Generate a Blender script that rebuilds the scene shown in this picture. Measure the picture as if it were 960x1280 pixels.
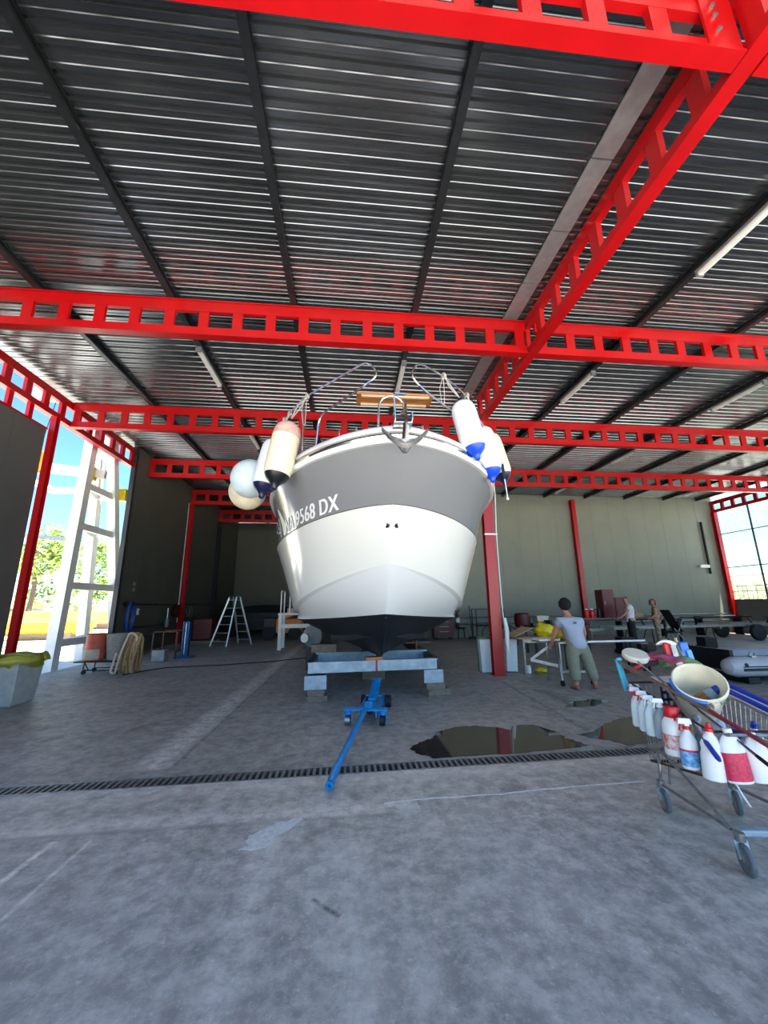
import bpy, math, random
from mathutils import Vector, Matrix
R = math.radians
random.seed(7)
SC = bpy.context.scene
COL = SC.collection
for o in list(bpy.data.objects): bpy.data.objects.remove(o)

# ------------------------------------------------------------------ camera, sky, sun, exposure
cam = bpy.data.objects.new('camera', bpy.data.cameras.new('camera')); COL.objects.link(cam)
cam.data.sensor_fit = 'HORIZONTAL'; cam.data.sensor_width = 36; cam.data.lens = 490/960*36
cam.data.clip_start = .05; cam.data.clip_end = 500
def cam_matrix(pitch, yaw, roll, loc):
    fw = Vector((math.sin(yaw)*math.cos(pitch), math.cos(yaw)*math.cos(pitch), math.sin(pitch)))
    rt = Vector((math.cos(yaw), -math.sin(yaw), 0)); up = rt.cross(fw)
    r2 = rt*math.cos(roll)+up*math.sin(roll); u2 = up*math.cos(roll)-rt*math.sin(roll)
    m = Matrix((r2, u2, -fw)).transposed().to_4x4(); m.translation = Vector(loc); return m
cam.matrix_world = cam_matrix(0.2291, 0.0946, -0.0112, (0, 0, 1.6))
SC.camera = cam
W = bpy.data.worlds.new('sky'); SC.world = W; W.use_nodes = True
wn = W.node_tree.nodes; wl = W.node_tree.links
sky = wn.new('ShaderNodeTexSky'); sky.sky_type = 'NISHITA'; sky.sun_disc = False
sky.sun_elevation = R(66); sky.sun_rotation = R(150); sky.air_density = 1.0; sky.dust_density = .15; sky.ozone_density = 3.0
bg = wn['Background']; bg.inputs['Strength'].default_value = .17
tint = wn.new('ShaderNodeMix'); tint.data_type = 'RGBA'; tint.blend_type = 'MULTIPLY'; tint.inputs['Factor'].default_value = 1
tint.inputs['B'].default_value = (.62, .86, 1.0, 1)
wl.new(sky.outputs['Color'], tint.inputs['A']); wl.new(tint.outputs['Result'], bg.inputs['Color'])
sun = bpy.data.objects.new('sun', bpy.data.lights.new('sun', 'SUN')); COL.objects.link(sun)
sun.data.energy = 13.0; sun.data.angle = R(.53); sun.data.color = (1, .94, .85)
sun.rotation_euler = Vector((1.5, -1.7, 7.2)).to_track_quat('Z', 'Y').to_euler()
SC.view_settings.view_transform = 'Standard'; SC.view_settings.look = 'None'
SC.view_settings.gamma = 1; SC.view_settings.use_curve_mapping = False
SC.view_settings.exposure = 1.25

# ------------------------------------------------------------------ materials
def lin(c): return tuple(((v/255)/12.92 if v/255 <= .04045 else ((v/255+.055)/1.055)**2.4) for v in c)+(1,)
MC = {}
def mat(name, rgb, rough=.5, metal=0, var=.12, scale=6, bump=0, rgb2=None, spec=None, coat=0, stretch=None, trans=0):
    if name in MC: return MC[name]
    m = bpy.data.materials.new(name); m.use_nodes = True; MC[name] = m
    nt = m.node_tree; n = nt.nodes; l = nt.links; b = n['Principled BSDF']
    b.inputs['Roughness'].default_value = rough; b.inputs['Metallic'].default_value = metal
    if spec is not None: b.inputs['Specular IOR Level'].default_value = spec
    if coat: b.inputs['Coat Weight'].default_value = coat; b.inputs['Coat Roughness'].default_value = .08
    if trans: b.inputs['Transmission Weight'].default_value = trans
    tc = n.new('ShaderNodeTexCoord'); tx = n.new('ShaderNodeTexNoise')
    tx.inputs['Scale'].default_value = scale; tx.inputs['Detail'].default_value = 5; tx.inputs['Roughness'].default_value = .6
    src = tc.outputs['Object']
    if stretch:
        mp = n.new('ShaderNodeMapping'); mp.inputs['Scale'].default_value = stretch
        l.new(src, mp.inputs['Vector']); src = mp.outputs['Vector']
    l.new(src, tx.inputs['Vector'])
    rp = n.new('ShaderNodeValToRGB'); c = lin(rgb)
    a = tuple(x*(1-var) for x in c[:3])+(1,)
    d = lin(rgb2) if rgb2 else tuple(min(1, x*(1+var)) for x in c[:3])+(1,)
    rp.color_ramp.elements[0].position = .35; rp.color_ramp.elements[1].position = .65
    rp.color_ramp.elements[0].color = a; rp.color_ramp.elements[1].color = d
    l.new(tx.outputs['Fac'], rp.inputs['Fac']); l.new(rp.outputs['Color'], b.inputs['Base Color'])
    if bump:
        bp = n.new('ShaderNodeBump'); bp.inputs['Strength'].default_value = bump; bp.inputs['Distance'].default_value = .02
        l.new(tx.outputs['Fac'], bp.inputs['Height']); l.new(bp.outputs['Normal'], b.inputs['Normal'])
    return m

def floor_mat():
    m = bpy.data.materials.new('worn_concrete'); m.use_nodes = True; nt = m.node_tree; n = nt.nodes; l = nt.links
    b = n['Principled BSDF']; tc = n.new('ShaderNodeTexCoord'); P = tc.outputs['Object']
    def noise(sc, det=6, rough=.65, vec=P, dist=0):
        t = n.new('ShaderNodeTexNoise'); t.inputs['Scale'].default_value = sc; t.inputs['Detail'].default_value = det
        t.inputs['Roughness'].default_value = rough; t.inputs['Distortion'].default_value = dist; l.new(vec, t.inputs['Vector']); return t.outputs['Fac']
    def ramp(f, a, bb, ca, cb):
        r = n.new('ShaderNodeValToRGB'); r.color_ramp.elements[0].position = a; r.color_ramp.elements[1].position = bb
        r.color_ramp.elements[0].color = ca; r.color_ramp.elements[1].color = cb; l.new(f, r.inputs['Fac']); return r.outputs['Color']
    def mix(f, a, bb, mode='MIX'):
        x = n.new('ShaderNodeMix'); x.data_type = 'RGBA'; x.blend_type = mode
        if isinstance(f, (int, float)): x.inputs['Factor'].default_value = f
        else: l.new(f, x.inputs['Factor'])
        for v, s in ((a, x.inputs['A']), (bb, x.inputs['B'])):
            if isinstance(v, tuple): s.default_value = v
            else: l.new(v, s)
        return x.outputs['Result']
    def math_(op, a, bb=None, clamp=False):
        x = n.new('ShaderNodeMath'); x.operation = op; x.use_clamp = clamp
        for i, v in enumerate((a, bb)):
            if v is None: continue
            if isinstance(v, (int, float)): x.inputs[i].default_value = v
            else: l.new(v, x.inputs[i])
        return x.outputs[0]
    G = lambda v: (v, v*.94, v*.815, 1)
    c = ramp(noise(1.3, 8, .7), .38, .62, G(.30), G(.62))
    c = mix(.6, c, ramp(noise(7, 8, .75), .42, .60, G(.24), G(.70)), 'MIX')
    mp = n.new('ShaderNodeMapping'); mp.inputs['Rotation'].default_value = (0, 0, .5); mp.inputs['Scale'].default_value = (6, .7, 1); l.new(P, mp.inputs['Vector'])
    c = mix(.16, c, ramp(noise(1.2, 6, .7, mp.outputs['Vector']), .4, .62, G(.32), G(.64)))
    # dark oily blotches and pale worn flakes
    d = ramp(noise(2.1, 5, .6, dist=.6), .60, .70, (0, 0, 0, 1), (1, 1, 1, 1)); c = mix(math_('MULTIPLY', d, .6), c, G(.16))
    d = ramp(noise(4.5, 10, .85), .58, .66, (0, 0, 0, 1), (1, 1, 1, 1)); c = mix(math_('MULTIPLY', d, .5), c, G(.85))
    d = ramp(noise(30, 3, .6), .70, .76, (0, 0, 0, 1), (1, 1, 1, 1)); c = mix(math_('MULTIPLY', d, .4), c, G(.2))
    sx = n.new('ShaderNodeSeparateXYZ'); l.new(P, sx.inputs[0])
    wob = math_('MULTIPLY', math_('SUBTRACT', noise(2.2, 6, .7), .5), .5)
    fine = noise(9, 8, .8)
    def line(p0, p1, w, col, amt, wobble=1.0, soft=.6):
        nonlocal c
        dx, dy = p1[0]-p0[0], p1[1]-p0[1]; L = math.hypot(dx, dy); ux, uy = dx/L, dy/L
        X = math_('SUBTRACT', sx.outputs[0], p0[0]); Y = math_('SUBTRACT', sx.outputs[1], p0[1])
        al = math_('ADD', math_('MULTIPLY', X, ux), math_('MULTIPLY', Y, uy))
        ac = math_('ADD', math_('SUBTRACT', math_('MULTIPLY', X, -uy), math_('MULTIPLY', Y, -ux)), math_('MULTIPLY', wob, wobble))
        t = math_('SUBTRACT', 1, math_('DIVIDE', math_('ABSOLUTE', ac), w), True)
        t = math_('MULTIPLY', math_('POWER', t, soft), math_('MULTIPLY', math_('GREATER_THAN', al, 0), math_('LESS_THAN', al, L)))
        t = math_('MULTIPLY', t, math_('MULTIPLY', ramp(fine, .38, .6, (0, 0, 0, 1), (1, 1, 1, 1)), amt), True)
        c = mix(t, c, col)
    # the slab beyond the drain is toned darker
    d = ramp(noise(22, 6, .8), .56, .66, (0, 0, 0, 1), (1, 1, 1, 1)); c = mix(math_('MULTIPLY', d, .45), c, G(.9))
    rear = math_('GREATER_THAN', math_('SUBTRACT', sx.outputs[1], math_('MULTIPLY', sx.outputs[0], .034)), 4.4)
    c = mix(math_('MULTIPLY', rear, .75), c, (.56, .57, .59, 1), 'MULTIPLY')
    line((-1.96, 4.6), (-1.8, 17), .22, G(.85), .8, .25)
    line((-1.75, 4.7), (-1.62, 17), .03, G(.1), .9, .1)
    line((-2.6, 3.46), (.4, 3.5), .035, G(.1), .9, .12)
    line((-2.6, 3.56), (.6, 3.62), .14, G(.82), .85, .3)
    line((-2.05, 2.9), (-2.02, 3.4), .03, G(.95), 1.2, .04)
    line((-1.82, 1.8), (-1.77, 3.4), .02, G(.9), .9, .04)
    line((-.55, 1.2), (-.5, 3.5), .12, G(.8), .7, .5)
    line((.05, .9), (.0, 3.2), .2, G(.75), .6, .6)
    line((-3, 4.05), (3.2, 4.27), .16, G(.8), .6, .3)
    line((-.18, 2.64), (-.02, 2.5), .02, G(.06), 1.2, .05)
    line((3.2, 8.4), (3.05, 4.9), .05, G(.08), .9, .5)
    line((3.6, 7.6), (3.6, 6.5), .16, G(.07), .9, .8)
    line((-4, 7.7), (3, 7.95), .03, G(.6), .5, .1)
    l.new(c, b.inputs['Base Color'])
    rr = ramp(noise(2.5, 6, .7), .3, .7, (.38, .38, .38, 1), (.62, .62, .62, 1)); l.new(rr, b.inputs['Roughness'])
    bp = n.new('ShaderNodeBump'); bp.inputs['Strength'].default_value = .25; bp.inputs['Distance'].default_value = .01
    l.new(noise(14, 8, .75), bp.inputs['Height']); l.new(bp.outputs['Normal'], b.inputs['Normal'])
    return m

RED = mat('red_paint', (168, 3, 8), .34, var=.08, scale=2, coat=.08)
DECK = mat('galvanised_deck', (116, 121, 124), .25, .9, var=.22, scale=1.2, stretch=(.6, 3, 3))
PURL = mat('dark_galvanised', (66, 70, 73), .38, .8, var=.15)
FLASH = mat('pale_flashing', (150, 152, 154), .45, .5)
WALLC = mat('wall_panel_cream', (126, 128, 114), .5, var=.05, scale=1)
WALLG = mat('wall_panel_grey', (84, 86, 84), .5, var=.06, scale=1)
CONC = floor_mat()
DKMET = mat('dark_metal', (44, 45, 47), .4, .7)
RUST = mat('rusty_steel', (84, 62, 48), .6, .5, var=.4, scale=25)
STEEL = mat('stainless_steel', (205, 205, 205), .14, 1, var=.05)
ZINC = mat('zinc_wire', (150, 150, 148), .35, .8, var=.2, scale=20)
GREYGEL = mat('grey_gelcoat', (140, 141, 143), .16, var=.02, scale=1, coat=.5)
CREAMGEL = mat('cream_gelcoat', (232, 230, 220), .14, var=.015, scale=1, coat=.5)
WHITEGEL = mat('white_gelcoat', (232, 232, 230), .2, var=.015, scale=1, coat=.3)
ANTIF = mat('black_antifouling', (19, 20, 26), .6, var=.25, scale=5)
WHITE = mat('white_plastic', (236, 236, 234), .35, var=.03)
OFFW = mat('cream_plastic', (226, 218, 192), .4, var=.07, scale=9)
FENDW = mat('white_vinyl', (240, 240, 240), .3, var=.03)
FENDC = mat('aged_vinyl', (234, 222, 190), .4, var=.1, scale=7)
FENDP = mat('pale_blue_vinyl', (212, 226, 228), .4, var=.06, scale=5)
PINKISH = mat('pinkish_stain', (214, 168, 152), .5, var=.15, scale=14)
BLUEV = mat('blue_vinyl', (14, 70, 205), .3, var=.05)
NAVYV = mat('navy_vinyl', (20, 24, 66), .3, var=.05)
BLACKV = mat('black_vinyl', (20, 22, 28), .3, var=.1)
ROPE = mat('grey_rope', (170, 164, 154), .8, var=.25, scale=60)
ROPEB = mat('tan_rope', (172, 140, 98), .85, var=.25, scale=30)
HOSEC = mat('pale_hose', (206, 188, 156), .6, var=.12)
JACKB = mat('blue_jack_paint', (6, 126, 190), .35, var=.15, scale=10)
PALEB = mat('pale_blue_steel', (150, 166, 178), .5, .1, var=.12, scale=9, rgb2=(172, 184, 190))
WOOD = mat('varnished_wood', (168, 104, 48), .45, var=.3, scale=3, stretch=(1, 14, 14))
WOODG = mat('weathered_wood', (122, 108, 92), .8, var=.3, scale=5, stretch=(2, 12, 12))
PLY = mat('bare_board', (190, 166, 132), .7, var=.12, scale=4)
RUBBER = mat('grey_rubber', (108, 112, 116), .7, var=.1, scale=20)
BLACKR = mat('black_rubber', (26, 26, 28), .7, var=.2)
PUDD = mat('wet_film', (54, 52, 46), .04, var=.15, scale=2)
REDP = mat('red_plastic', (206, 24, 34), .35, var=.06)
BLUEP = mat('blue_plastic', (24, 104, 196), .35, var=.06)
DBLUE = mat('royal_blue_plastic', (22, 52, 150), .35, var=.06)
TEAL = mat('teal_cloth', (64, 160, 186), .8, var=.1, scale=20)
MAUVE = mat('mauve_cloth', (150, 60, 88), .85, var=.2, scale=18)
GREENC = mat('green_cloth', (104, 134, 84), .85, var=.2, scale=20)
PINKL = mat('magenta_label', (206, 30, 78), .4, var=.3, scale=40)
YELL = mat('yellow_plastic', (214, 190, 18), .45, var=.12, scale=8)
ORANGE = mat('orange_paint', (222, 124, 24), .45, var=.12)
BROWNH = mat('brown_handle', (104, 84, 72), .5, var=.2, scale=8)
WINE = mat('wine_handle', (122, 24, 44), .4, var=.1)
SKIN = mat('skin', (182, 124, 98), .55, var=.06)
HAIRD = mat('dark_hair', (22, 17, 14), .95, var=.3, scale=40)
HAIRB = mat('brown_hair', (92, 54, 32), .55, var=.3, scale=40)
TEEB = mat('grey_blue_cotton', (158, 166, 182), .85, var=.06, scale=12)
TEEW = mat('white_cotton', (216, 218, 222), .85, var=.05, scale=12)
PANTG = mat('olive_cotton', (124, 126, 106), .85, var=.1, scale=12)
PANTD = mat('dark_cotton', (30, 32, 38), .85, var=.1, scale=12)
FLORAL = mat('patterned_cotton', (86, 74, 62), .85, var=.6, scale=28, rgb2=(196, 172, 140))
MAROON = mat('maroon_paint', (92, 22, 20), .45, var=.15)
CAST = mat('white_cast_steel', (226, 224, 216), .5, var=.06, scale=5)
FOAM = mat('white_foam', (222, 226, 228), .8, var=.04)
CARD = mat('cardboard', (196, 166, 128), .85, var=.08)
TERRA = mat('terracotta_plastic', (190, 84, 60), .6, var=.15)
GRBIN = mat('grey_bin_plastic', (160, 160, 156), .6, var=.12, scale=7)
BLUEH = mat('blue_hose', (24, 62, 132), .45, var=.1)
LAMPW = mat('lamp_diffuser', (228, 228, 224), .35, var=.03)
TARP = mat('grey_tarp', (118, 124, 126), .6, var=.15, scale=6)
GRAV = mat('pale_gravel', (216, 212, 204), .9, var=.1, scale=1.5)
GRASS = mat('grass_green', (112, 136, 62), .9, var=.3, scale=2)
LEAF = mat('leaf_green', (112, 146, 56), .6, var=.35, scale=3, rgb2=(160, 184, 84))
BARK = mat('bark', (96, 82, 66), .9, var=.3, scale=10)
TANR = mat('tan_canvas', (196, 150, 96), .8, var=.15)
DARKC = mat('dark_tarpaulin', (34, 34, 36), .6, var=.3, scale=4)
SEAM = mat('sealant', (214, 214, 208), .8, var=.15, scale=30)
GLASSB = mat('clear_bottle', (206, 222, 228), .15, var=.03, trans=.6)
BEIGEIN = mat('beige_inside', (196, 182, 146), .5, var=.2, scale=9)
AMBER = mat('amber_liquid', (150, 96, 40), .3, var=.1)
HEDGE = mat('hedge_green', (150, 160, 62), .9, var=.45, scale=4, rgb2=(196, 200, 110))
def glazing():
    m = bpy.data.materials.new('translucent_sheet'); m.use_nodes = True; n = m.node_tree.nodes; l = m.node_tree.links
    n.remove(n['Principled BSDF']); o = n['Material Output']
    a = n.new('ShaderNodeBsdfTransparent'); a.inputs[0].default_value = (.88, .92, .9, 1)
    t = n.new('ShaderNodeBsdfTranslucent'); t.inputs[0].default_value = (.85, .88, .86, 1)
    g = n.new('ShaderNodeBsdfGlossy'); g.inputs['Roughness'].default_value = .15
    tc = n.new('ShaderNodeTexCoord'); nz = n.new('ShaderNodeTexNoise'); nz.inputs['Scale'].default_value = 3; l.new(tc.outputs['Object'], nz.inputs['Vector'])
    mr = n.new('ShaderNodeMapRange'); mr.inputs[3].default_value = .2; mr.inputs[4].default_value = .34; l.new(nz.outputs['Fac'], mr.inputs[0])
    x = n.new('ShaderNodeMixShader'); l.new(mr.outputs[0], x.inputs[0]); l.new(a.outputs[0], x.inputs[1]); l.new(t.outputs[0], x.inputs[2])
    y = n.new('ShaderNodeMixShader'); y.inputs[0].default_value = .05; l.new(x.outputs[0], y.inputs[1]); l.new(g.outputs[0], y.inputs[2])
    l.new(y.outputs[0], o.inputs['Surface']); return m
GLAZ = glazing()

# ------------------------------------------------------------------ mesh helpers
class MB:
    def __init__(s): s.v = []; s.f = []
    def add(s, v, f):
        k = len(s.v); s.v += [Vector(p) for p in v]; s.f += [tuple(i+k for i in q) for q in f]; return s
    def box(s, c, d, rot=None, taper=1.0):
        x, y, z = d[0]/2, d[1]/2, d[2]/2; c = Vector(c)
        vs = [(-x, -y, -z), (x, -y, -z), (x, y, -z), (-x, y, -z)]+[(a*taper, b*taper, z) for a, b in ((-x, -y), (x, -y), (x, y), (-x, y))]
        M = rot if rot is not None else Matrix.Identity(3)
        return s.add([c+M @ Vector(p) for p in vs], [(3, 2, 1, 0), (4, 5, 6, 7), (0, 1, 5, 4), (1, 2, 6, 5), (2, 3, 7, 6), (3, 0, 4, 7)])
    def bx(s, x0, x1, y0, y1, z0, z1): return s.box(((x0+x1)/2, (y0+y1)/2, (z0+z1)/2), (abs(x1-x0), abs(y1-y0), abs(z1-z0)))
    def bar(s, p, q, w, h, up=(0, 0, 1)):
        p, q = Vector(p), Vector(q); d = (q-p); L = d.length; d.normalize(); u = Vector(up)
        if abs(d.dot(u)) > .98: u = Vector((0, 1, 0))
        sd = d.cross(u).normalized(); u = sd.cross(d)
        return s.box((p+q)/2, (L, w, h), Matrix((d, sd, u)).transposed())
    def tube(s, pts, r, n=8, cap=True, closed=False):
        P = [Vector(p) for p in pts]; m = len(P); rr = r if isinstance(r, (list, tuple)) else [r]*m
        rings = []; prev = None
        for i in range(m):
            a = P[i-1] if (i > 0 or closed) else P[i]; b = P[(i+1) % m] if (i < m-1 or closed) else P[i]
            t = (b-a); t = t.normalized() if t.length > 1e-9 else Vector((0, 0, 1))
            if prev is None:
                u = t.orthogonal().normalized()
            else:
                u = prev-t*prev.dot(t); u = u.normalized() if u.length > 1e-6 else t.orthogonal().normalized()
            prev = u; w = t.cross(u)
            rings.append([P[i]+(u*math.cos(2*math.pi*k/n)+w*math.sin(2*math.pi*k/n))*rr[i] for k in range(n)])
        v = [p for g in rings for p in g]; f = []
        for i in range(m if closed else m-1):
            j = (i+1) % m
            for k in range(n): f.append((i*n+k, i*n+(k+1) % n, j*n+(k+1) % n, j*n+k))
        if cap and not closed: f.append(tuple(range(n))[::-1]); f.append(tuple((m-1)*n+k for k in range(n)))
        return s.add(v, f)
    def cyl(s, p, q, r0, r1=None, n=16): return s.tube([p, q], [r0, r0 if r1 is None else r1], n)
    def lathe(s, prof, base=(0, 0, 0), axis=(0, 0, 1), n=20, sx=1.0):
        ax = Vector(axis).normalized(); u = ax.orthogonal().normalized() if abs(ax.z) < .999 else Vector((1, 0, 0)); w = ax.cross(u); b = Vector(base)
        v = []; f = []
        for r, h in prof: v += [b+ax*h+(u*math.cos(2*math.pi*k/n)+w*math.sin(2*math.pi*k/n)*sx)*max(r, 1e-4) for k in range(n)]
        for i in range(len(prof)-1):
            for k in range(n): f.append((i*n+k, i*n+(k+1) % n, (i+1)*n+(k+1) % n, (i+1)*n+k))
        f.append(tuple(range(n))[::-1]); f.append(tuple((len(prof)-1)*n+k for k in range(n)))
        return s.add(v, f)
    def prism(s, poly, z0, z1):
        m = len(poly); v = [(x, y, z0) for x, y in poly]+[(x, y, z1) for x, y in poly]
        f = [tuple(range(m))[::-1], tuple(range(m, 2*m))]+[(i, (i+1) % m, m+(i+1) % m, m+i) for i in range(m)]
        return s.add(v, f)
    def grid(s, rows):
        m, n = len(rows), len(rows[0]); return s.add([p for r in rows for p in r], [(i*n+k, i*n+k+1, (i+1)*n+k+1, (i+1)*n+k) for i in range(m-1) for k in range(n-1)])
    def sphere(s, c, r, n=14, m=9, sc=(1, 1, 1)):
        prof = [(r*math.sin(math.pi*i/m), -r*math.cos(math.pi*i/m)) for i in range(m+1)]; k = len(s.v); s.lathe(prof, (0, 0, 0), (0, 0, 1), n)
        for i in range(k, len(s.v)): p = s.v[i]; s.v[i] = Vector((p.x*sc[0], p.y*sc[1], p.z*sc[2]))+Vector(c)
        return s
    def torus(s, c, R_, r, axis=(0, 0, 1), n=24, m=8):
        ax = Vector(axis).normalized(); u = ax.orthogonal().normalized(); w = ax.cross(u)
        return s.tube([Vector(c)+(u*math.cos(2*math.pi*k/n)+w*math.sin(2*math.pi*k/n))*R_ for k in range(n)], r, m, closed=True)
    def build(s, name, m, parent=None, smooth=False, bevel=0, kind=None, label=None, weld=False):
        me = bpy.data.meshes.new(name); off = Vector((0, 0, 0)); q = parent
        while q is not None: off += q.location; q = q.parent
        me.from_pydata([p-off for p in s.v], [], s.f)
        if weld:
            import bmesh
            bm = bmesh.new(); bm.from_mesh(me); bmesh.ops.remove_doubles(bm, verts=bm.verts, dist=1e-4); bmesh.ops.recalc_face_normals(bm, faces=bm.faces); bm.to_mesh(me); bm.free()
        me.materials.append(m); o = bpy.data.objects.new(name, me); COL.objects.link(o); o.parent = parent
        if smooth: me.shade_smooth(); me.set_sharp_from_angle(angle=R(38))
        if bevel:
            b = o.modifiers.new('bevel', 'BEVEL'); b.width = bevel; b.segments = 2; b.limit_method = 'ANGLE'
        if kind: o['kind'] = kind
        if label: o['label'] = label
        return o
def tag(o, label, cat, group=None):
    o['label'] = label; o['category'] = cat
    if group: o['group'] = group
    return o
def thing(name, label, cat, loc=(0, 0, 0), group=None):
    o = bpy.data.objects.new(name, None); COL.objects.link(o); o.location = loc; o.empty_display_size = .1
    return tag(o, label, cat, group)
def struct(o): o['kind'] = 'structure'; return o
def copyof(o, parent, off=(0, 0, 0)):
    c = o.copy(); COL.objects.link(c); c.parent = parent; c.location = o.location+Vector(off); return c
def dup(root, loc, label, rot=None):
    r = root.copy(); COL.objects.link(r); r.location = loc; r['label'] = label
    if rot is not None: r.rotation_euler = rot
    for ch in list(root.children):
        c = ch.copy(); COL.objects.link(c); c.parent = r
        for g in ch.children:
            d = g.copy(); COL.objects.link(d); d.parent = c
    return r
def slope(x): return -.008*(x+7.4)

# ------------------------------------------------------------------ floor, drain, ground
XL, XR, YF, YB, YR = -7.4, 19.4, -1.4, 27.0, 18.75
dn = lambda x: 4.275+.034*x
df = lambda x: dn(x)+.2
fl = MB()
fl.prism([(XL-.1, YF), (XR+.1, YF), (XR+.1, dn(XR+.1)), (XL-.1, dn(XL-.1))], -.2, 0)
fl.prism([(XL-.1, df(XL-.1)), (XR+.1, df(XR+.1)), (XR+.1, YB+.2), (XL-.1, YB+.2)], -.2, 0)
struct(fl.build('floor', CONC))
dr = thing('drain_channel', 'long narrow floor drain covered by a grating of dark slots, crossing the floor', 'drain', (0, 4.3, 0))
b = MB(); b.prism([(XL, dn(XL)), (XR, dn(XR)), (XR, df(XR)), (XL, df(XL))], -.2, -.12); b.build('channel', DKMET, dr)
for f_, s_ in ((dn, 1), (df, -1)):
    b = MB(); b.prism([(XL, f_(XL)+.001*s_), (XR, f_(XR)+.001*s_), (XR, f_(XR)+.018*s_), (XL, f_(XL)+.018*s_)][::s_], -.06, .003); b.build('frame_rail', ZINC, dr)
GR = mat('grating_steel', (138, 134, 128), .5, .6, var=.25, scale=12)
g0 = None; i = 0
for k in range(-52, 118):
    x = k*.06; a = R(17)
    if g0 is None:
        b = MB(); b.box((x, dn(x)+.1, -.015), (.026, .172, .03)); g0 = b.build('grate_bar', GR, dr); x0 = x
    else: copyof(g0, dr, (x-x0, .034*(x-x0), 0))
b = MB()
for k in range(118, 300): x = k*.06; b.box((x, dn(x)+.1, -.015), (.026, .172, .03))
for k in range(-122, -52): x = k*.06; b.box((x, dn(x)+.1, -.015), (.026, .172, .03))
b.build('grate_bars', GR, dr, kind='stuff')
# white joint filler and pale patch on the slab
FIL = bpy.data.objects['floor']
def ribbon(pts, w, name, m, z=.004):
    b = MB(); P = []
    for i in range(len(pts)-1):
        for k in range(5): t = k/5; P.append((pts[i][0]*(1-t)+pts[i+1][0]*t, pts[i][1]*(1-t)+pts[i+1][1]*t))
    rows = [[], [], []]
    for i, (x, y) in enumerate(P):
        r = random.uniform(.35, 1.2)*w/2; j = random.uniform(-.3, .3)*w
        rows[0].append((x, y-r+j, .0005)); rows[1].append((x, y+j, z)); rows[2].append((x, y+r+j, .0005))
    b.grid(rows); return b.build(name, m, FIL)
ribbon([(.32, 3.67), (.52, 3.69), (.87, 3.71), (1.29, 3.71), (1.51, 3.73), (1.89, 3.76), (2.35, 3.78), (2.8, 3.79)], .03, 'joint_filler', SEAM)
def splat(poly, name, m, parent, z, jag=.02, cat=None, sub=6):
    P = []
    for i in range(len(poly)):
        a, c = Vector(poly[i]), Vector(poly[(i+1) % len(poly)])
        for k in range(sub):
            t = k/sub; p = a*(1-t)+c*t; P.append((p.x+random.uniform(-jag, jag), p.y+random.uniform(-jag, jag)*.6))
    b = MB(); b.prism(P, .0005, z); return b.build(name, m, parent)
splat([(-.68, 3.14), (-.65, 3.31), (-.51, 3.45), (-.30, 3.54), (-.42, 3.36), (-.5, 3.2), (-.56, 3.15)], 'filler_patch', SEAM, FIL, .003, .03)
p = splat([(.72, 4.86), (.8, 4.68), (.94, 4.56), (1.82, 4.58), (2.6, 4.66), (2.76, 4.72), (2.63, 4.99), (2.65, 5.24), (2.48, 5.54), (2.23, 5.54), (2.1, 5.35), (2.01, 5.46), (1.73, 5.58), (1.45, 5.57), (1.15, 5.41), (1.07, 5.19), (.9, 5.07)], 'puddle', PUDD, None, .004, .02)
tag(p, 'large dark puddle of water lying along the drain in front of the boat', 'puddle')
p = splat([(2.82, 5.07), (3.08, 5.16), (3.54, 5.52), (3.88, 5.67), (4.14, 5.74), (4.4, 5.5), (4.2, 5.0), (3.6, 4.72), (3.44, 4.68), (3.22, 4.66), (3.06, 4.86)], 'puddle', PUDD, None, .004, .03)
tag(p, 'smaller dark puddle behind the shopping cart, right of the large one', 'puddle')
p = splat([(3.4, 6.3), (3.9, 6.35), (4.3, 6.6), (4.1, 6.75), (3.6, 6.6)], 'puddle', PUDD, None, .004, .03)
tag(p, 'thin wet streak on the floor near the feet of the woman in olive trousers', 'puddle')
b = MB(); b.bx(-160, 160, -160, 160, -.5, -.22); g = b.build('ground', GRAV); struct(g)
b = MB(); b.bx(-150, -30, 10, 120, -.22, -.17); b.build('grass_field', GRASS, g)

# ------------------------------------------------------------------ roof
b = MB(); b.add([(XL-.6, YF, 7.24), (XR+.6, YF, 7.02), (XR+.6, YB+.3, 7.02), (XL-.6, YB+.3, 7.24), (XL-.6, YF, 7.32), (XR+.6, YF, 7.1), (XR+.6, YB+.3, 7.1), (XL-.6, YB+.3, 7.32)], [(0, 1, 2, 3), (7, 6, 5, 4), (0, 4, 5, 1), (1, 5, 6, 2), (2, 6, 7, 3), (3, 7, 4, 0)])
ceil = struct(b.build('ceiling', FLASH))
PROF = [(0, 0), (.044, 0), (.052, .008), (.062, .008), (.07, 0), (.120, 0), (.141, .034), (.170, .034), (.186, 0)]
def sheet(x0, x1, y0, nr=5):
    b = MB(); r0 = []; r1 = []
    for k in range(nr):
        for y, z in PROF: r0.append((x0, y0+k*.196+y, 7.10+z+slope(x0))); r1.append((x1, y0+k*.196+y, 7.10+z+slope(x1)))
    r0.append((x0, y0+nr*.196+.006, 7.10+slope(x0))); r1.append((x1, y0+nr*.196+.006, 7.10+slope(x1)))
    b.grid([r0, r1]); return b.build('roof_sheet', DECK, ceil)
sL = sheet(XL-.5, 3.45, YF); sR = sheet(3.47, XR+.5, YF)
for k in range(1, 30): copyof(sL, ceil, (0, k*.98, 0))
for k in range(1, 22): copyof(sR, ceil, (0, k*.98, 0))
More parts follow.
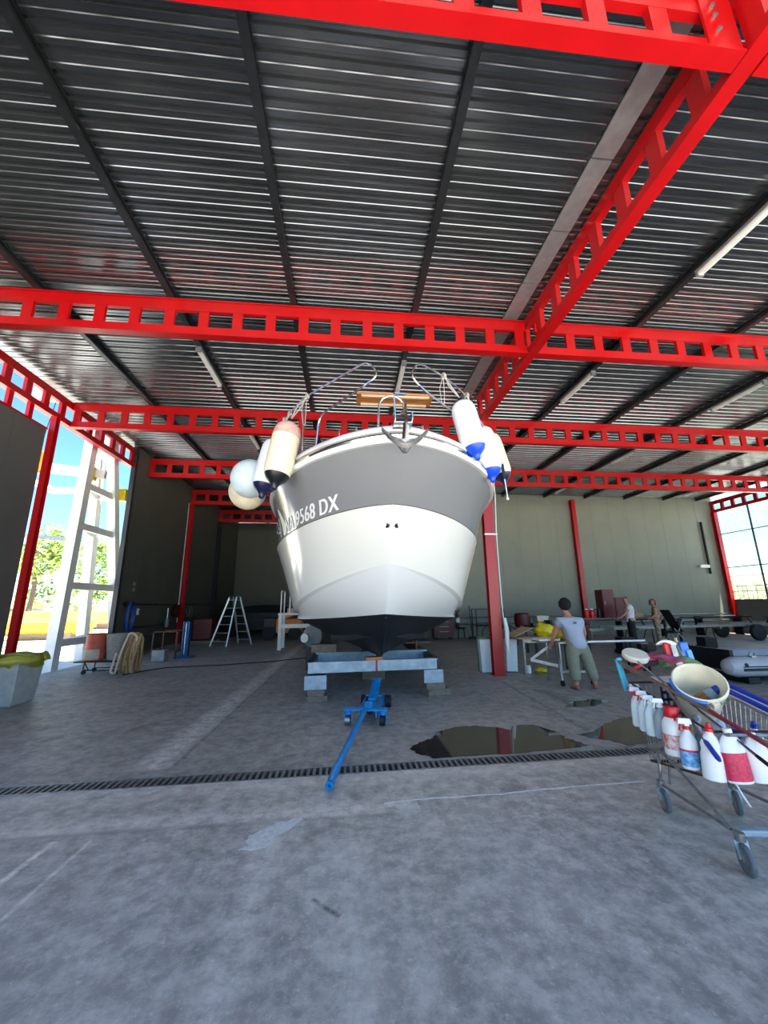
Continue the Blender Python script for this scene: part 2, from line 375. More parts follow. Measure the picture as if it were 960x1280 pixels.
def purlin(x, y0, y1):
    b = MB(); z = 7.09+slope(x)
    b.bx(x-.05, x+.05, y0, y1, z-.125, z-.105); b.bx(x-.01, x+.012, y0, y1, z-.105, z-.01); b.bx(x-.05, x-.035, y0, y1, z-.105, z-.085); b.bx(x+.035, x+.05, y0, y1, z-.105, z-.085); b.bx(x-.05, x+.05, y0, y1, z-.015, z)
    return b.build('purlin', PURL, ceil)
for x in (-5.37, -3.17, -1.03, 1.22): purlin(x, YF, YB)
for x in (5.68, 7.88, 10.1, 12.3, 14.5, 16.7, 18.6): purlin(x, YF, YR)
b = MB()
for k in range(12): b.bx(2.98, 3.26, YF+k*.98+.01, YF+(k+1)*.98-.01, 7.06+slope(3), 7.085+slope(3))
b.build('flashing_strip', FLASH, ceil)

# ------------------------------------------------------------------ red beams
def beam_x(y, x0, x1, label, group='red transverse roof beams'):
    t = thing('roof_beam', label, 'beam', (x0, y, 6.25), group); z0 = 6.25
    def chord(za, zb, w, nm):
        b = MB(); b.add([(x0, y-w, za+slope(x0)), (x1, y-w, za+slope(x1)), (x1, y+w, za+slope(x1)), (x0, y+w, za+slope(x0)), (x0, y-w, zb+slope(x0)), (x1, y-w, zb+slope(x1)), (x1, y+w, zb+slope(x1)), (x0, y+w, zb+slope(x0))],
              [(3, 2, 1, 0), (4, 5, 6, 7), (0, 1, 5, 4), (1, 2, 6, 5), (2, 3, 7, 6), (3, 0, 4, 7)]); b.build(nm, RED, t)
    chord(z0, z0+.025, .075, 'bottom_flange'); chord(z0+.025, z0+.18, .035, 'bottom_chord'); chord(z0+.50, z0+.69, .035, 'top_chord'); chord(z0+.69, z0+.71, .075, 'top_flange')
    n = int((x1-x0-.3)/.56); b0 = None
    for k in range(n+1):
        x = x0+.12+k*(x1-x0-.24)/n
        if b0 is None: b = MB(); b.bx(x-.085, x+.085, y-.03, y+.03, z0+.178+slope(x), z0+.502+slope(x)); b0 = b.build('batten', RED, t); xx = x
        else: copyof(b0, t, (x-xx, 0, slope(x)-slope(xx)))
    return t
e = beam_x(2.14, XL+.03, 3.36, 'nearest red battened beam overhead at the top of the photo, left bay')
b = MB()
for z in (6.5, 6.68, 6.8): b.cyl((3.16, 2.10, z-.09), (3.16, 2.06, z-.09), .022, n=8)
b.build('bolt', ZINC, e); b = MB(); b.bx(3.05, 3.36, 2.085, 2.105, 6.19, 6.88); b.build('end_plate', RED, e)
for y, s in ((6.3, 'second red battened beam from the front, left bay, in front of the boat rails'), (10.4, 'third red battened beam from the front, left bay, directly behind the boat rails'), (14.6, 'fourth red battened beam, left bay, its end seen above the pale fenders'), (18.7, 'fifth red battened beam, left bay, short end just below the ball fenders'), (22.8, 'deepest red battened beam in the dark left bay')):
    beam_x(y, XL+.03, 3.36 if y < 9.5 else 3.55, s)
for y, s in ((2.14, 'nearest red beam of the right bay, cut off by the top right edge'), (6.3, 'second red beam of the right bay, meeting the long red girder'), (10.4, 'third red beam of the right bay, running behind the right fenders'), (14.6, 'farthest red beam of the right bay, in front of the cream back wall')):
    beam_x(y, 3.56, XR, s)
def girder_y(x, y0, y1, zb, zt, label, rows=1, zlow=None, m=RED, w=.05):
    t = thing('girder', label, 'girder', (x, y0, zb))
    def ch(za, zb_, nm, ww=w): b = MB(); b.bx(x-ww, x+ww, y0, y1, za, zb_); b.build(nm, m, t)
    ch(zb, zb+.03, 'bottom_flange', w*1.7); ch(zb+.03, zb+.17, 'bottom_chord'); ch(zt-.2, zt, 'top_chord')
    n = int((y1-y0)/.56); b0 = None
    for k in range(n+1):
        y = y0+.1+k*(y1-y0-.2)/n
        if b0 is None: b = MB(); b.bx(x-w*.8, x+w*.8, y-.085, y+.085, zb+.168, zt-.198); b0 = b.build('batten', m, t); yy = y
        else: copyof(b0, t, (0, y-yy, 0))
    return t
girder_y(3.46, YF, 9.3, 6.17, 6.98, 'long red girder running from the top right corner back to the red column')
RED2 = RED
g = girder_y(XL-.06, YF, 13.62, 6.27, 6.97, 'dark red eaves girder above the open left side')
b = MB(); b.bx(XL-.11, XL-.01, YF, 9.7, 5.865, 5.92); b.build('lower_chord', RED, g); b0 = None
for k in range(21):
    y = YF+.1+k*.58
    if y > 9.7: break
    if b0 is None: b = MB(); b.bx(XL-.10, XL-.02, y-.06, y+.06, 5.91, 6.28); b0 = b.build('lower_batten', RED, g); yy = y
    else: copyof(b0, g, (0, y-yy, 0))
girder_y(XR, 2, YR, 6.08, 6.72, 'red eaves girder above the translucent right side wall')
# columns
c = thing('column', 'red steel column standing right of the boat under the long girder', 'column', (3.42, 9.15, 0))
b = MB(); b.bx(3.30, 3.54, 9.06, 9.085, 0, 6.18); b.bx(3.30, 3.54, 9.215, 9.24, 0, 6.18); b.bx(3.41, 3.43, 9.085, 9.215, 0, 6.18); b.build('shaft', RED, c)
b = MB(); b.bx(3.26, 3.58, 9.02, 9.28, 0, .015); b.build('base_plate', RED, c)
b = MB(); b.tube([(3.58, 9.05, 5.3), (3.62, 9.04, 4.2), (3.57, 9.03, 3.2), (3.575, 9.04, 1.6), (3.6, 9.03, 1.0)], .012, 6); b.build('cable', WHITE, c, True, label='white cable clipped down the edge')
b = MB(); b.bx(3.28, 3.60, 9.03, 9.06, 3.18, 3.215); b.build('cable_tie', WHITE, c)
b = MB(); b.tube([(3.60, 8.99, 1.25), (3.62, 8.97, .95), (3.60, 8.96, .7), (3.64, 8.97, .45)], [.03, .05, .04, .02], 7); b.build('white_rag', WHITE, c, True, label='white rag hung on the column')
def post(x, y, z1, label, m=RED, w=.1):
    t = thing('wall_post', label, 'post', (x, y, 0), None)
    b = MB(); b.bx(x-w, x+w, y-w, y-w+.02, 0, z1); b.bx(x-w, x+w, y+w-.02, y+w, 0, z1); b.bx(x-.01, x+.01, y-w+.02, y+w-.02, 0, z1); b.build('shaft', m, t)
    b = MB(); b.bx(x-w-.03, x+w+.03, y-w-.03, y+w+.03, 0, .012); b.build('base_plate', m, t); return t
post(XL+.09, 9.75, 6.24, 'dark red post at the near edge of the open doorway on the left', w=.07)
post(11.5, 18.6, 6.7, 'slim red post against the middle of the cream back wall')
post(XR-.1, 18.55, 6.1, 'red corner post where the cream wall meets the glazed side')
t = post(XL+.13, 18.55, 6.25, 'dark red post on the left wall behind the blue pump stand')
b = MB(); b.cyl((XL+.1, 18.3, .9), (XL+.1, 18.3, 6.2), .03, n=8); b.build('conduit', FLASH, t, True)
post(XL+.13, 22.75, 6.25, 'dim post deep on the left wall, first beyond the ladder', DKMET)

# ------------------------------------------------------------------ walls
def wall(name, m, panels, core, plain='panel'):
    b = MB(); b.bx(*core); w = struct(b.build(name, m))
    for q in panels: b = MB(); b.bx(*q); b.build('panel', m, w)
    return w
def split(a, c, n): return [(a+(c-a)*i/n, a+(c-a)*(i+1)/n) for i in range(n)]
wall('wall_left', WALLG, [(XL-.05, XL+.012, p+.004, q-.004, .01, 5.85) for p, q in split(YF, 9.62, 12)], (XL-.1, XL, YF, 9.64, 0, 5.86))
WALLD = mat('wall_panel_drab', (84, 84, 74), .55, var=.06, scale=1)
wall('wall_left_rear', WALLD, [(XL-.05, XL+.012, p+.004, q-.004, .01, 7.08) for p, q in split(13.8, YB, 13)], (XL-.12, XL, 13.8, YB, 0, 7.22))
b = MB(); b.bx(XL-.11, XL+.03, 13.66, 13.8, 0, 7.08); struct(b.build('trim_1', mat('dark_trim', (52, 54, 56), .5, .3)))
pb = []
for p, q in split(3.7, XR, 16): pb += [(p+.003, q-.003, YR-.012, YR+.05, .01, 3.66), (p+.003, q-.003, YR-.012, YR+.05, 3.69, 6.9)]
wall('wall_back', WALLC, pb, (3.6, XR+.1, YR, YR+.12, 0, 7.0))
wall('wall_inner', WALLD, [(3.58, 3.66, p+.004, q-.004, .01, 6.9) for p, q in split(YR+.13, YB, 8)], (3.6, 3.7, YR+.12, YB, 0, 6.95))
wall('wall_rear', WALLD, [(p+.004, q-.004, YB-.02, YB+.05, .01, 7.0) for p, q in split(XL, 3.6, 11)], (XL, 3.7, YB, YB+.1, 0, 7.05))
wall('wall_right', WALLG, [(XR-.012, XR+.05, p+.004, q-.004, .01, 1.55) for p, q in split(2, YR, 16)], (XR, XR+.1, 2, YR, 0, 1.57))
# translucent side glazing
gz = []
for k, (p, q) in enumerate(split(2, YR-.05, 9)):
    for z0, z1 in ((1.6, 3.18), (3.2, 4.9), (4.92, 6.1)):
        w = MB(); nn = 8; L = q-p; r0 = []; r1 = []
        for j in range(nn):
            for fy, fx in ((0, 0), (.68, 0), (.76, .03), (.92, .03)): y = p+.03+(L-.06)*(j+fy)/nn; r0.append((XR+.02+fx, y, z0)); r1.append((XR+.02+fx, y, z1))
        r0.append((XR+.02, q-.03, z0)); r1.append((XR+.02, q-.03, z1)); w.grid([r0, r1]); gz.append((k, w))
wf = MB()
for p, q in split(2, YR-.05, 9): wf.bx(XR-.03, XR+.03, p-.025, p+.025, 1.57, 6.1)
for z in (1.585, 3.19, 4.91): wf.bx(XR-.025, XR+.025, 2, YR-.05, z-.02, z+.02)
for z in (2.0, 2.25, 2.75): wf.bx(XR-.01, XR+.01, 2, YR-.05, z-.012, z+.012)
win = struct(wf.build('window_1', DKMET))
for k, w in gz: w.build('pane', GLAZ, win)

# ------------------------------------------------------------------ the boat
BX = .585
CUR = dict(sheer=(4.169, 3.402, 1.924, 3.001, 3.229, 3.961, .622), paint=(4.927, 2.861, 1.96, 2.338, 2.589, 3.605, .631), chine=(5.426, 2.134, 1.592, 3.113, 1.431, 3.016, .796),
           boot=(6.057, 1.444, 1.495, 1.498, 1.34, 1.616, .992), keel=(6.85, .78, 0, 1, .665, .9, 1))
YT = 14.2
def hp(k, t, s):
    """point on a hull curve: t 0..1 the curved bow, 1..2 the straight run aft to the transom"""
    Y0, z0, B, n, z1, L, m = CUR[k]; u = min(t, 1)
    b_ = B*max(0, 1-(1-u)**n)**m; z = z0+(z1-z0)*(1-(1-u)**2); Y = Y0+L*u
    if t > 1: Y = Y+(YT-Y)*(t-1); b_ *= 1-.04*(t-1)
    return Vector((BX+s*b_, Y, z))
TS = [(i/44)**2 for i in range(45)]+[1+i/8 for i in range(1, 9)]
boat = thing('boat', 'large grey and white motor boat on a cradle, bow facing the camera', 'boat', (BX, 7.2, 0))
def mixv(a, c, t): return a*(1-t)+c*t
def band(name, ka, kb, m, nv=6, bulge=0, o0=(0, 0), o1=(0, 0), label=None):
    """surface between two hull curves on both sides; o0/o1 = (inboard, down) offset of either edge"""
    b = MB()
    for s in (-1, 1):
        rows = []
        for t in TS:
            f = min(1, t*12); A = hp(ka, t, s)+Vector((-s*o0[0]*f, 0, o0[1]*f)); B_ = hp(kb, t, s)+Vector((-s*o1[0]*f, 0, o1[1]*f))
            rows.append([mixv(A, B_, j/nv)+Vector((-s*bulge*f*math.sin(math.pi*j/nv), 0, 0)) for j in range(nv+1)])
        b.grid(rows if s < 0 else [r[::-1] for r in rows])
    return b.build(name, m, boat, True, label=label, weld=True)
band('topside_band', 'sheer', 'paint', GREYGEL, 8, .05)
band('hull_side', 'paint', 'chine', CREAMGEL, 8, .01, o0=(-.004, 0))
band('chine_flat', 'chine', 'chine', WHITEGEL, 1, 0, (0, 0), (.085, -.018))
band('chine_panel', 'chine', 'boot', WHITEGEL, 6, -.03, (.085, -.018), (0, 0))
band('bottom', 'boot', 'keel', ANTIF, 6, -.04)
for s in (-1, 1):                                   # paint edge line, spray strakes
    b = MB(); b.tube([hp('paint', t, s)+Vector((s*.004, 0, 0)) for t in TS], .008, 6); b.build('paint_edge_line', mat('edge_grey', (96, 92, 84), .5), boat, True)
    b = MB(); rows = []
    for t in TS:
        if t < .12: continue
        p = mixv(hp('boot', t, s), hp('keel', t, s), .46)+Vector((s*.035, 0, -.035)); f = min(1, (t-.12)*4)
        rows.append([p+Vector((-s*.06*f, 0, .03*f)), p+Vector((s*.03*f, 0, -.03*f)), p+Vector((s*.05*f, 0, .07*f))])
    b.grid(rows); b.build('spray_strake', ANTIF, boat, True)
b = MB(); b.tube([hp('boot', 0, 1)+Vector((0, -.01, -.05)), hp('keel', 0, 1)+Vector((0, -.02, 0)), hp('keel', 1, 1)+Vector((0, 0, -.01)), hp('keel', 2, 1)], .022, 6); b.build('keel', ANTIF, boat, True)
tr = [hp(k, 2, -1) for k in ('sheer', 'paint', 'chine', 'boot', 'keel')]+[hp(k, 2, 1) for k in ('boot', 'chine', 'paint', 'sheer')]
b = MB(); b.add(tr+[p+Vector((0, -.03, 0)) for p in tr], [tuple(range(9)), tuple(range(9, 18))[::-1]]+[(i, (i+1) % 9, 9+(i+1) % 9, 9+i) for i in range(9)]); b.build('transom', CREAMGEL, boat)
# gunwale mouldings
def rail_section(name, sec, m, label=None, tsel=None):
    for s in (-1, 1):
        b = MB(); rows = []
        for t in (tsel or TS):
            p = hp('sheer', t, s); a = hp('sheer', min(t+.01, 2), s)-hp('sheer', max(t-.01, 0), s); a.z = 0; a.normalize()
            nrm = Vector((a.y, -a.x, 0))*s
            if t < 1e-6: nrm = Vector((0, -1, 0))
            rows.append([p+nrm*o+Vector((0, 0, h)) for o, h in sec]+[p+nrm*sec[0][0]+Vector((0, 0, sec[0][1]))])
        b.grid(rows); b.build(name, m, boat, True, label=label, weld=True)
rail_section('rubbing_rail', [(-.04, -.012), (.03, -.012), (.045, .01), (.04, .05), (.01, .062), (-.04, .06)], WHITEGEL)
rail_section('steel_strip', [(-.03, .06), (.022, .062), (.032, .085), (.022, .105), (-.03, .108)], STEEL, 'polished steel strip along the gunwale')
rail_section('toe_moulding', [(-.06, .128), (.022, .13), (.012, .165), (-.02, .215), (-.05, .235), (-.16, .24), (-.16, .1)], WHITEGEL)
b = MB(); rows = []
for t in TS:
    p, q = hp('sheer', t, -1), hp('sheer', t, 1); w = (q-p).length/2-.1
    if w < .02: w = .02
    rows.append([Vector((BX+w*x, p.y+.08, p.z+.225+.1*(1-x*x)*min(1, w))) for x in (-1, -.6, -.2, .2, .6, 1)])
b.grid(rows); b.build('foredeck', WHITEGEL, boat, True)
def cabin_ring(y, w, z, wt): return [Vector((BX-w, y, 3.62)), Vector((BX-wt, y+.1, z)), Vector((BX, y+.1, z+.07)), Vector((BX+wt, y+.1, z)), Vector((BX+w, y, 3.62))]
b = MB(); b.grid([cabin_ring(7.0, .7, 3.68, .6), cabin_ring(8.0, 1.3, 4.05, 1.05), cabin_ring(9.2, 1.4, 4.7, 1.15), cabin_ring(12.6, 1.4, 4.75, 1.15), cabin_ring(12.7, 1.4, 3.7, 1.15)]); b.build('cabin', WHITEGEL, boat, True)
b = MB(); b.add([(BX-.95, 8.15, 4.11), (BX+.95, 8.15, 4.11), (BX+1.0, 9.15, 4.66), (BX-1.0, 9.15, 4.66), (BX-.95, 8.13, 4.13), (BX+.95, 8.13, 4.13), (BX+1.0, 9.13, 4.68), (BX-1.0, 9.13, 4.68)], [(0, 1, 2, 3), (7, 6, 5, 4), (0, 4, 5, 1), (1, 5, 6, 2), (2, 6, 7, 3), (3, 7, 4, 0)]); b.build('windscreen', mat('tinted_glass', (30, 34, 38), .08), boat)
# drain outlets in the bow, oval port, registration lettering
for s, t_, v_ in ((-1, .0026, .34), (1, .0034, .34)):
    p = mixv(hp('paint', t_, s), hp('chine', t_, s), v_); n_ = Vector((s*.75, -.62, -.22)).normalized()
    b = MB(); b.lathe([(.032, -.02), (.034, .004), (.026, .012), (.02, .006), (.001, .005)], p, n_, 14); b.build('drain_outlet', DKMET, boat, True)
def onband(u_t, v, s, off): # v 0 at the paint line, 1 at the sheer
    t = u_t; A = hp('sheer', t, s); B_ = hp('paint', t, s); f = min(1, t*6); w = 1-v
    p = mixv(A, B_, w)+Vector((-s*.05*f*math.sin(math.pi*w), 0, 0))
    d = hp('paint', t+.01, s)-hp('paint', max(0, t-.01), s); up = (A-B_).normalized(); n_ = d.cross(up)
    n_.normalize(); n_ = n_ if n_.x*s > 0 else -n_
    return p+n_*off
arc = [0]
for i in range(1, 400): arc.append(arc[-1]+(hp('paint', i/400, -1)-hp('paint', (i-1)/400, -1)).length)
def t_at(L):
    for i in range(1, 400):
        if arc[i] >= L: return (i-1+(L-arc[i-1])/(arc[i]-arc[i-1]))/400
    return 1
Lx = lambda t: arc[int(t*400)]
cu = bpy.data.curves.new('txt', 'FONT'); cu.body = 'NA 9568 DX'; cu.size = 1; cu.space_character = 1.08
to = bpy.data.objects.new('txt', cu); COL.objects.link(to); dg = bpy.context.evaluated_depsgraph_get()
me = bpy.data.meshes.new_from_object(to.evaluated_get(dg)); bpy.data.objects.remove(to)
import bmesh
bm = bmesh.new(); bm.from_mesh(me); bmesh.ops.triangulate(bm, faces=bm.faces)
for _ in range(2): bmesh.ops.subdivide_edges(bm, edges=[e for e in bm.edges if e.calc_length() > .12], cuts=1, use_grid_fill=False); bmesh.ops.triangulate(bm, faces=bm.faces)
bm.verts.index_update(); bm.verts.ensure_lookup_table()
xs = [v.co.x for v in bm.verts]; ys = [v.co.y for v in bm.verts]; x0, x1, y0, y1 = min(xs), max(xs), min(ys), max(ys)
L0, L1 = Lx(.41), Lx(.094)
b = MB(); b.v = [onband(t_at(L0+(L1-L0)*(v.co.x-x0)/(x1-x0)), .06+.30*(v.co.y-y0)/(y1-y0), -1, .006) for v in bm.verts]; b.f = [tuple(v.index for v in f.verts) for f in bm.faces]
nv = len(b.v); f0 = list(b.f)
for k in (1, 2):
    b.v += [onband(t_at(L0+(L1-L0)*(v.co.x+.045*k-x0)/(x1-x0)), .06+.30*(v.co.y-y0)/(y1-y0), -1, .006+.0012*k) for v in bm.verts]; b.f += [tuple(i+nv*k for i in q) for q in f0]
bm.free(); b.build('registration_lettering', mat('white_decal', (246, 246, 246), .4, var=.01), boat, label='white registration letters reading NA 9568 DX')
def decal(poly, m, name, label=None):
    b = MB(); n = len(poly)
    for i in range(n-1):
        (ta, va, tb, vb), (tc, vc, td, vd) = poly[i], poly[i+1]
        b.grid([[onband(ta, va, -1, .005), onband(tb, vb, -1, .005)], [onband(tc, vc, -1, .005), onband(td, vd, -1, .005)]])
    return b.build(name, m, boat, label=label)
decal([(.50, .72, .485, .70), (.50, .6, .46, .58), (.49, .48, .44, .45), (.475, .36, .42, .33), (.46, .24, .40, .2), (.45, .14, .40, .1), (.44, .05, .42, .04)], mat('decal_white', (238, 238, 236), .3), 'emblem_swoosh', 'white curved emblem ahead of the lettering')
decal([(.54, .56, .52, .55), (.53, .42, .51, .40), (.52, .28, .495, .26), (.51, .10, .49, .08)], mat('decal_gold', (204, 190, 150), .3), 'emblem_stripe', 'pale gold stripe of the emblem')
p = onband(.62, .42, -1, .0)
b = MB(); b.lathe([(.10, -.02), (.11, .015), (.09, .03), (.075, .012)], p, (-1, -.25, -.15), 18); o = b.build('porthole_rim', STEEL, boat, True)
b = MB(); b.lathe([(.075, 0), (.074, .014), (.001, .015)], p, (-1, -.25, -.15), 18); b.build('glass', mat('port_glass', (40, 30, 34), .1), o, True)
# bow rails, hoop, cleat pins
def rnd(pts, r=.12, n=5):
    P = [Vector(p) for p in pts]; out = [P[0]]
    for i in range(1, len(P)-1):
        a, c, d = P[i-1], P[i], P[i+1]; u = (a-c); v = (d-c); k = min(r, u.length*.45, v.length*.45); u.normalize(); v.normalize(); A = c+u*k; D = c+v*k
        for j in range(n+1): q = j/n; out.append(A*(1-q)**2+c*2*q*(1-q)+D*q*q)
    return out+[P[-1]]
RL = [(-.43, 4.92, 3.66), (-.40, 4.92, 4.08), (.21, 4.3, 4.2), (.36, 4.28, 4.34), (.23, 4.32, 4.54), (-.66, 5.35, 4.58), (-1.08, 6.1, 4.56), (-1.22, 7.2, 4.52), (-1.26, 9.5, 4.5), (-1.26, 9.6, 3.66)]
RR = [(1.66, 4.95, 3.66), (1.6, 4.93, 4.1), (.90, 4.3, 4.17), (.75, 4.28, 4.36), (.86, 4.32, 4.55), (1.27, 4.66, 4.60), (1.72, 5.1, 4.58), (2.1, 5.75, 4.54), (2.32, 6.6, 4.5), (2.42, 9.5, 4.48), (2.42, 9.6, 3.66)]
for P in (RL, RR):
    b = MB(); b.tube(rnd(P, .16, 6), .0135, 8); o = b.build('bow_rail', STEEL, boat, True)
    for q in P[-5:-2]: b = MB(); b.cyl((q[0], q[1], 3.62), q, .012, n=8); b.build('stanchion', STEEL, o, True)
b = MB(); hc = [(.36, 4.42, 3.64), (.37, 4.42, 3.95)]+[(.53-.16*math.cos(a*math.pi/8), 4.42, 3.97+.16*math.sin(a*math.pi/8)) for a in range(1, 8)]+[(.69, 4.42, 3.95), (.70, 4.42, 3.62)]
b.tube(hc, .016, 8); b.build('bow_hoop', STEEL, boat, True)
for x, y in ((.10, 4.62), (-.12, 4.72), (.93, 4.5)): b = MB(); b.cyl((x, y, 3.62), (x, y, 3.78), .011, .009, 8); b.build('cleat_pin', STEEL, boat, True)
# anchor on the bow roller
anc = thing('anchor', 'galvanised claw anchor stowed on the bow roller', 'anchor', (.6, 3.95, 3.5))
b = MB(); rows = []
for i in range(-10, 11):
    u = i/10; x = .60+.25*u; y = 3.86-.02*(1-u*u); z = 3.275+.15*abs(u)**2.2; w = .03+.04*(1-abs(u))
    rows.append([(x, y-.02, z+.012), (x, y-.03, z-w*.5), (x, y+.0, z-w*1.15), (x, y+.025, z-w*.5), (x, y+.012, z+.012), (x, y-.02, z+.012)])
b.grid(rows); b.build('claw', ZINC, anc, True)
b = MB(); b.grid([[(.50, 3.84, 3.28), (.60, 3.80, 3.28), (.70, 3.84, 3.28)], [(.545, 3.86, 3.22), (.60, 3.82, 3.21), (.655, 3.86, 3.22)], [(.575, 3.88, 3.165), (.60, 3.85, 3.155), (.625, 3.88, 3.165)]]); b.grid([[(.70, 3.9, 3.28), (.50, 3.9, 3.28)], [(.625, 3.9, 3.16), (.575, 3.9, 3.16)]]); b.build('centre_fluke', ZINC, anc, True)
b = MB(); b.bar((.60, 3.86, 3.28), (.625, 3.9, 3.5), .04, .09); b.bar((.625, 3.9, 3.48), (.635, 4.0, 3.78), .028, .075); b.bar((.635, 4.0, 3.76), (.63, 4.4, 3.82), .026, .06); b.build('shank', STEEL, anc, bevel=.006)
b = MB(); b.torus((.63, 4.42, 3.82), .03, .009, (0, 1, 0), 14, 6); b.build('shackle', STEEL, anc, True)
b = MB(); b.bx(.50, .515, 3.9, 4.4, 3.56, 3.70); b.bx(.69, .705, 3.9, 4.4, 3.56, 3.66); b.bx(.50, .705, 3.95, 4.4, 3.545, 3.56); o = b.build('bow_roller', STEEL, boat, bevel=.004)
b = MB(); b.cyl((.515, 3.95, 3.595), (.69, 3.95, 3.595), .03, n=12); b.build('roller', BLACKR, o, True)
b = MB(); b.bx(.505, .52, 4.0, 4.03, 3.7, 3.93); b.bx(.505, .65, 4.0, 4.03, 3.915, 3.935); b.build('roller_bail', STEEL, boat)
# wooden board across the rails
pl = thing('plank', 'varnished wooden board lying across the bow rails behind the hoop', 'plank', (.6, 4.7, 4.26))
b = MB(); b.bx(.10, 1.12, 4.62, 4.92, 4.262, 4.29); b.build('board', WOOD, pl, bevel=.006)
b = MB(); b.bx(.16, 1.06, 4.64, 4.67, 4.235, 4.262); b.bx(.16, 1.06, 4.86, 4.89, 4.235, 4.262); b.build('batten', PLY, pl)
# fenders
def fender(name, label, top, bot, r, body, cap, capt, rail, stain=None):
    T, B_ = Vector(top), Vector(bot); ax = (T-B_).normalized(); L = (T-B_).length
    t = thing(name, label, 'fender', B_, 'fenders hung on the bow rails')
    k = L/1.0
    pr = [(r*.60, .13*k), (r*.86, .19*k), (r*.98, .26*k), (r, .34*k), (r, .72*k), (r*.97, .80*k), (r*.85, .87*k), (r*.55, .92*k), (r*.2, .935*k)]
    b = MB(); b.lathe(pr, B_, ax, 22); b.build('body', body, t, True)
    b = MB(); b.lathe([(r*.13, 0), (r*.2, .01*k), (r*.22, .05*k), (r*.42, .09*k), (r*.72, .14*k), (r*.875, .195*k), (r*.86, .2*k)], B_, ax, 22); o = b.build('end_cap', cap, t, True)
    b = MB(); b.torus(B_+ax*.02*k, r*.12, r*.05, ax.orthogonal(), 12, 6); b.build('eyelet', cap, o, True)
    b = MB(); b.lathe([(r*.5, .925*k), (r*.3, .95*k), (r*.2, .97*k), (r*.18, 1.0*k)], B_, ax, 16); b.build('top_cap', capt, t, True)
    if stain: b = MB(); b.lathe([(r*1.003, .72*k), (r*.975, .80*k), (r*.86, .87*k), (r*.56, .921*k)], B_, ax, 22); b.build('faded_shoulder', stain, t, True, label='pink faded shoulder')
    b = MB(); Rl = Vector(rail); b.tube([B_+ax*k, (B_+ax*k)*.5+Rl*.5+Vector((.015, 0, -.02)), Rl], .009, 6); b.tube([B_+ax*k, (B_+ax*k)*.45+Rl*.55+Vector((-.03, .01, .01)), Rl+Vector((.03, 0, 0))], .009, 6)
    b.torus(Rl, .03, .013, (1, .6, 0), 12, 6); b.torus(Rl+Vector((.02, .025, 0)), .03, .012, (1, .6, 0), 12, 6)
    b.tube([Rl, Rl+Vector((-.06, -.01, -.2)), Rl+Vector((-.04, -.01, -.45)), Rl+Vector((-.01, -.01, -.48)), Rl+Vector((0, -.01, -.3)), Rl], .006, 5)
    b.build('rope', ROPE, t, True); return t
fender('fender', 'white fender with bright blue end, foremost on the right bow', (1.50, 4.72, 4.30), (1.66, 4.62, 3.38), .165, FENDW, BLUEV, NAVYV, (1.27, 4.66, 4.60))
fender('fender', 'white fender with bright blue end, second and lower on the right bow', (1.93, 5.2, 4.16), (2.03, 5.1, 3.24), .17, FENDW, BLUEV, BLUEV, (1.72, 5.1, 4.58))
fender('fender', 'cream fender with navy end, rearmost on the right bow', (2.2, 5.62, 4.26), (2.40, 5.55, 3.33), .16, FENDC, NAVYV, NAVYV, (2.0, 5.58, 4.55))
fender('fender', 'aged cream fender with black end and pink faded shoulder on the left bow', (-.79, 5.02, 4.06), (-.95, 4.92, 3.03), .185, FENDC, BLACKV, BLACKV, (-.62, 5.3, 4.58), PINKISH)
fender('fender', 'white fender with navy end tucked behind the aged cream one, left bow', (-1.06, 5.62, 4.06), (-1.23, 5.5, 3.07), .185, FENDW, NAVYV, NAVYV, (-.95, 5.85, 4.57))
def ball(label, c, r, m, rail):
    t = thing('ball_fender', label, 'fender', c, 'ball fenders on the left bow'); b = MB(); b.sphere(c, r, 24, 16, (1, 1, 1.03)); b.build('body', m, t, True)
    b = MB(); C = Vector(c); ax = (Vector(rail)-C).normalized(); b.lathe([(.09, r*.97), (.06, r*1.05), (.045, r*1.15), (.03, r*1.2)], C, ax, 14); b.build('neck', m, t, True)
    b = MB(); b.tube([C+ax*r*1.18, C*.4+Vector(rail)*.6+Vector((.03, 0, -.03)), rail], .01, 6); b.torus(rail, .03, .013, (1, .6, 0), 12, 6); b.build('rope', ROPE, t, True)
ball('pale blue ball fender on the left bow, nearer of the two balls', (-1.5, 5.92, 3.49), .29, FENDP, (-1.06, 6.05, 4.56))
ball('cream ball fender on the left bow, lower and behind the pale blue ball', (-1.66, 6.45, 3.44), .30, FENDC, (-1.14, 6.6, 4.54))
t = thing('boat_hook_line', 'black handled thin line dangling beside the rearmost right fender', 'line', (2.33, 5.42, 3.1))
b = MB(); b.cyl((2.32, 5.38, 3.38), (2.30, 5.38, 3.62), .022, n=8); b.build('handle', BLACKV, t, True)
b = MB(); b.tube([(2.32, 5.38, 3.38), (2.335, 5.38, 3.2), (2.34, 5.38, 3.1)], .007, 6); b.sphere((2.34, 5.38, 3.08), .022, 10, 6); b.build('line', FENDW, t, True)

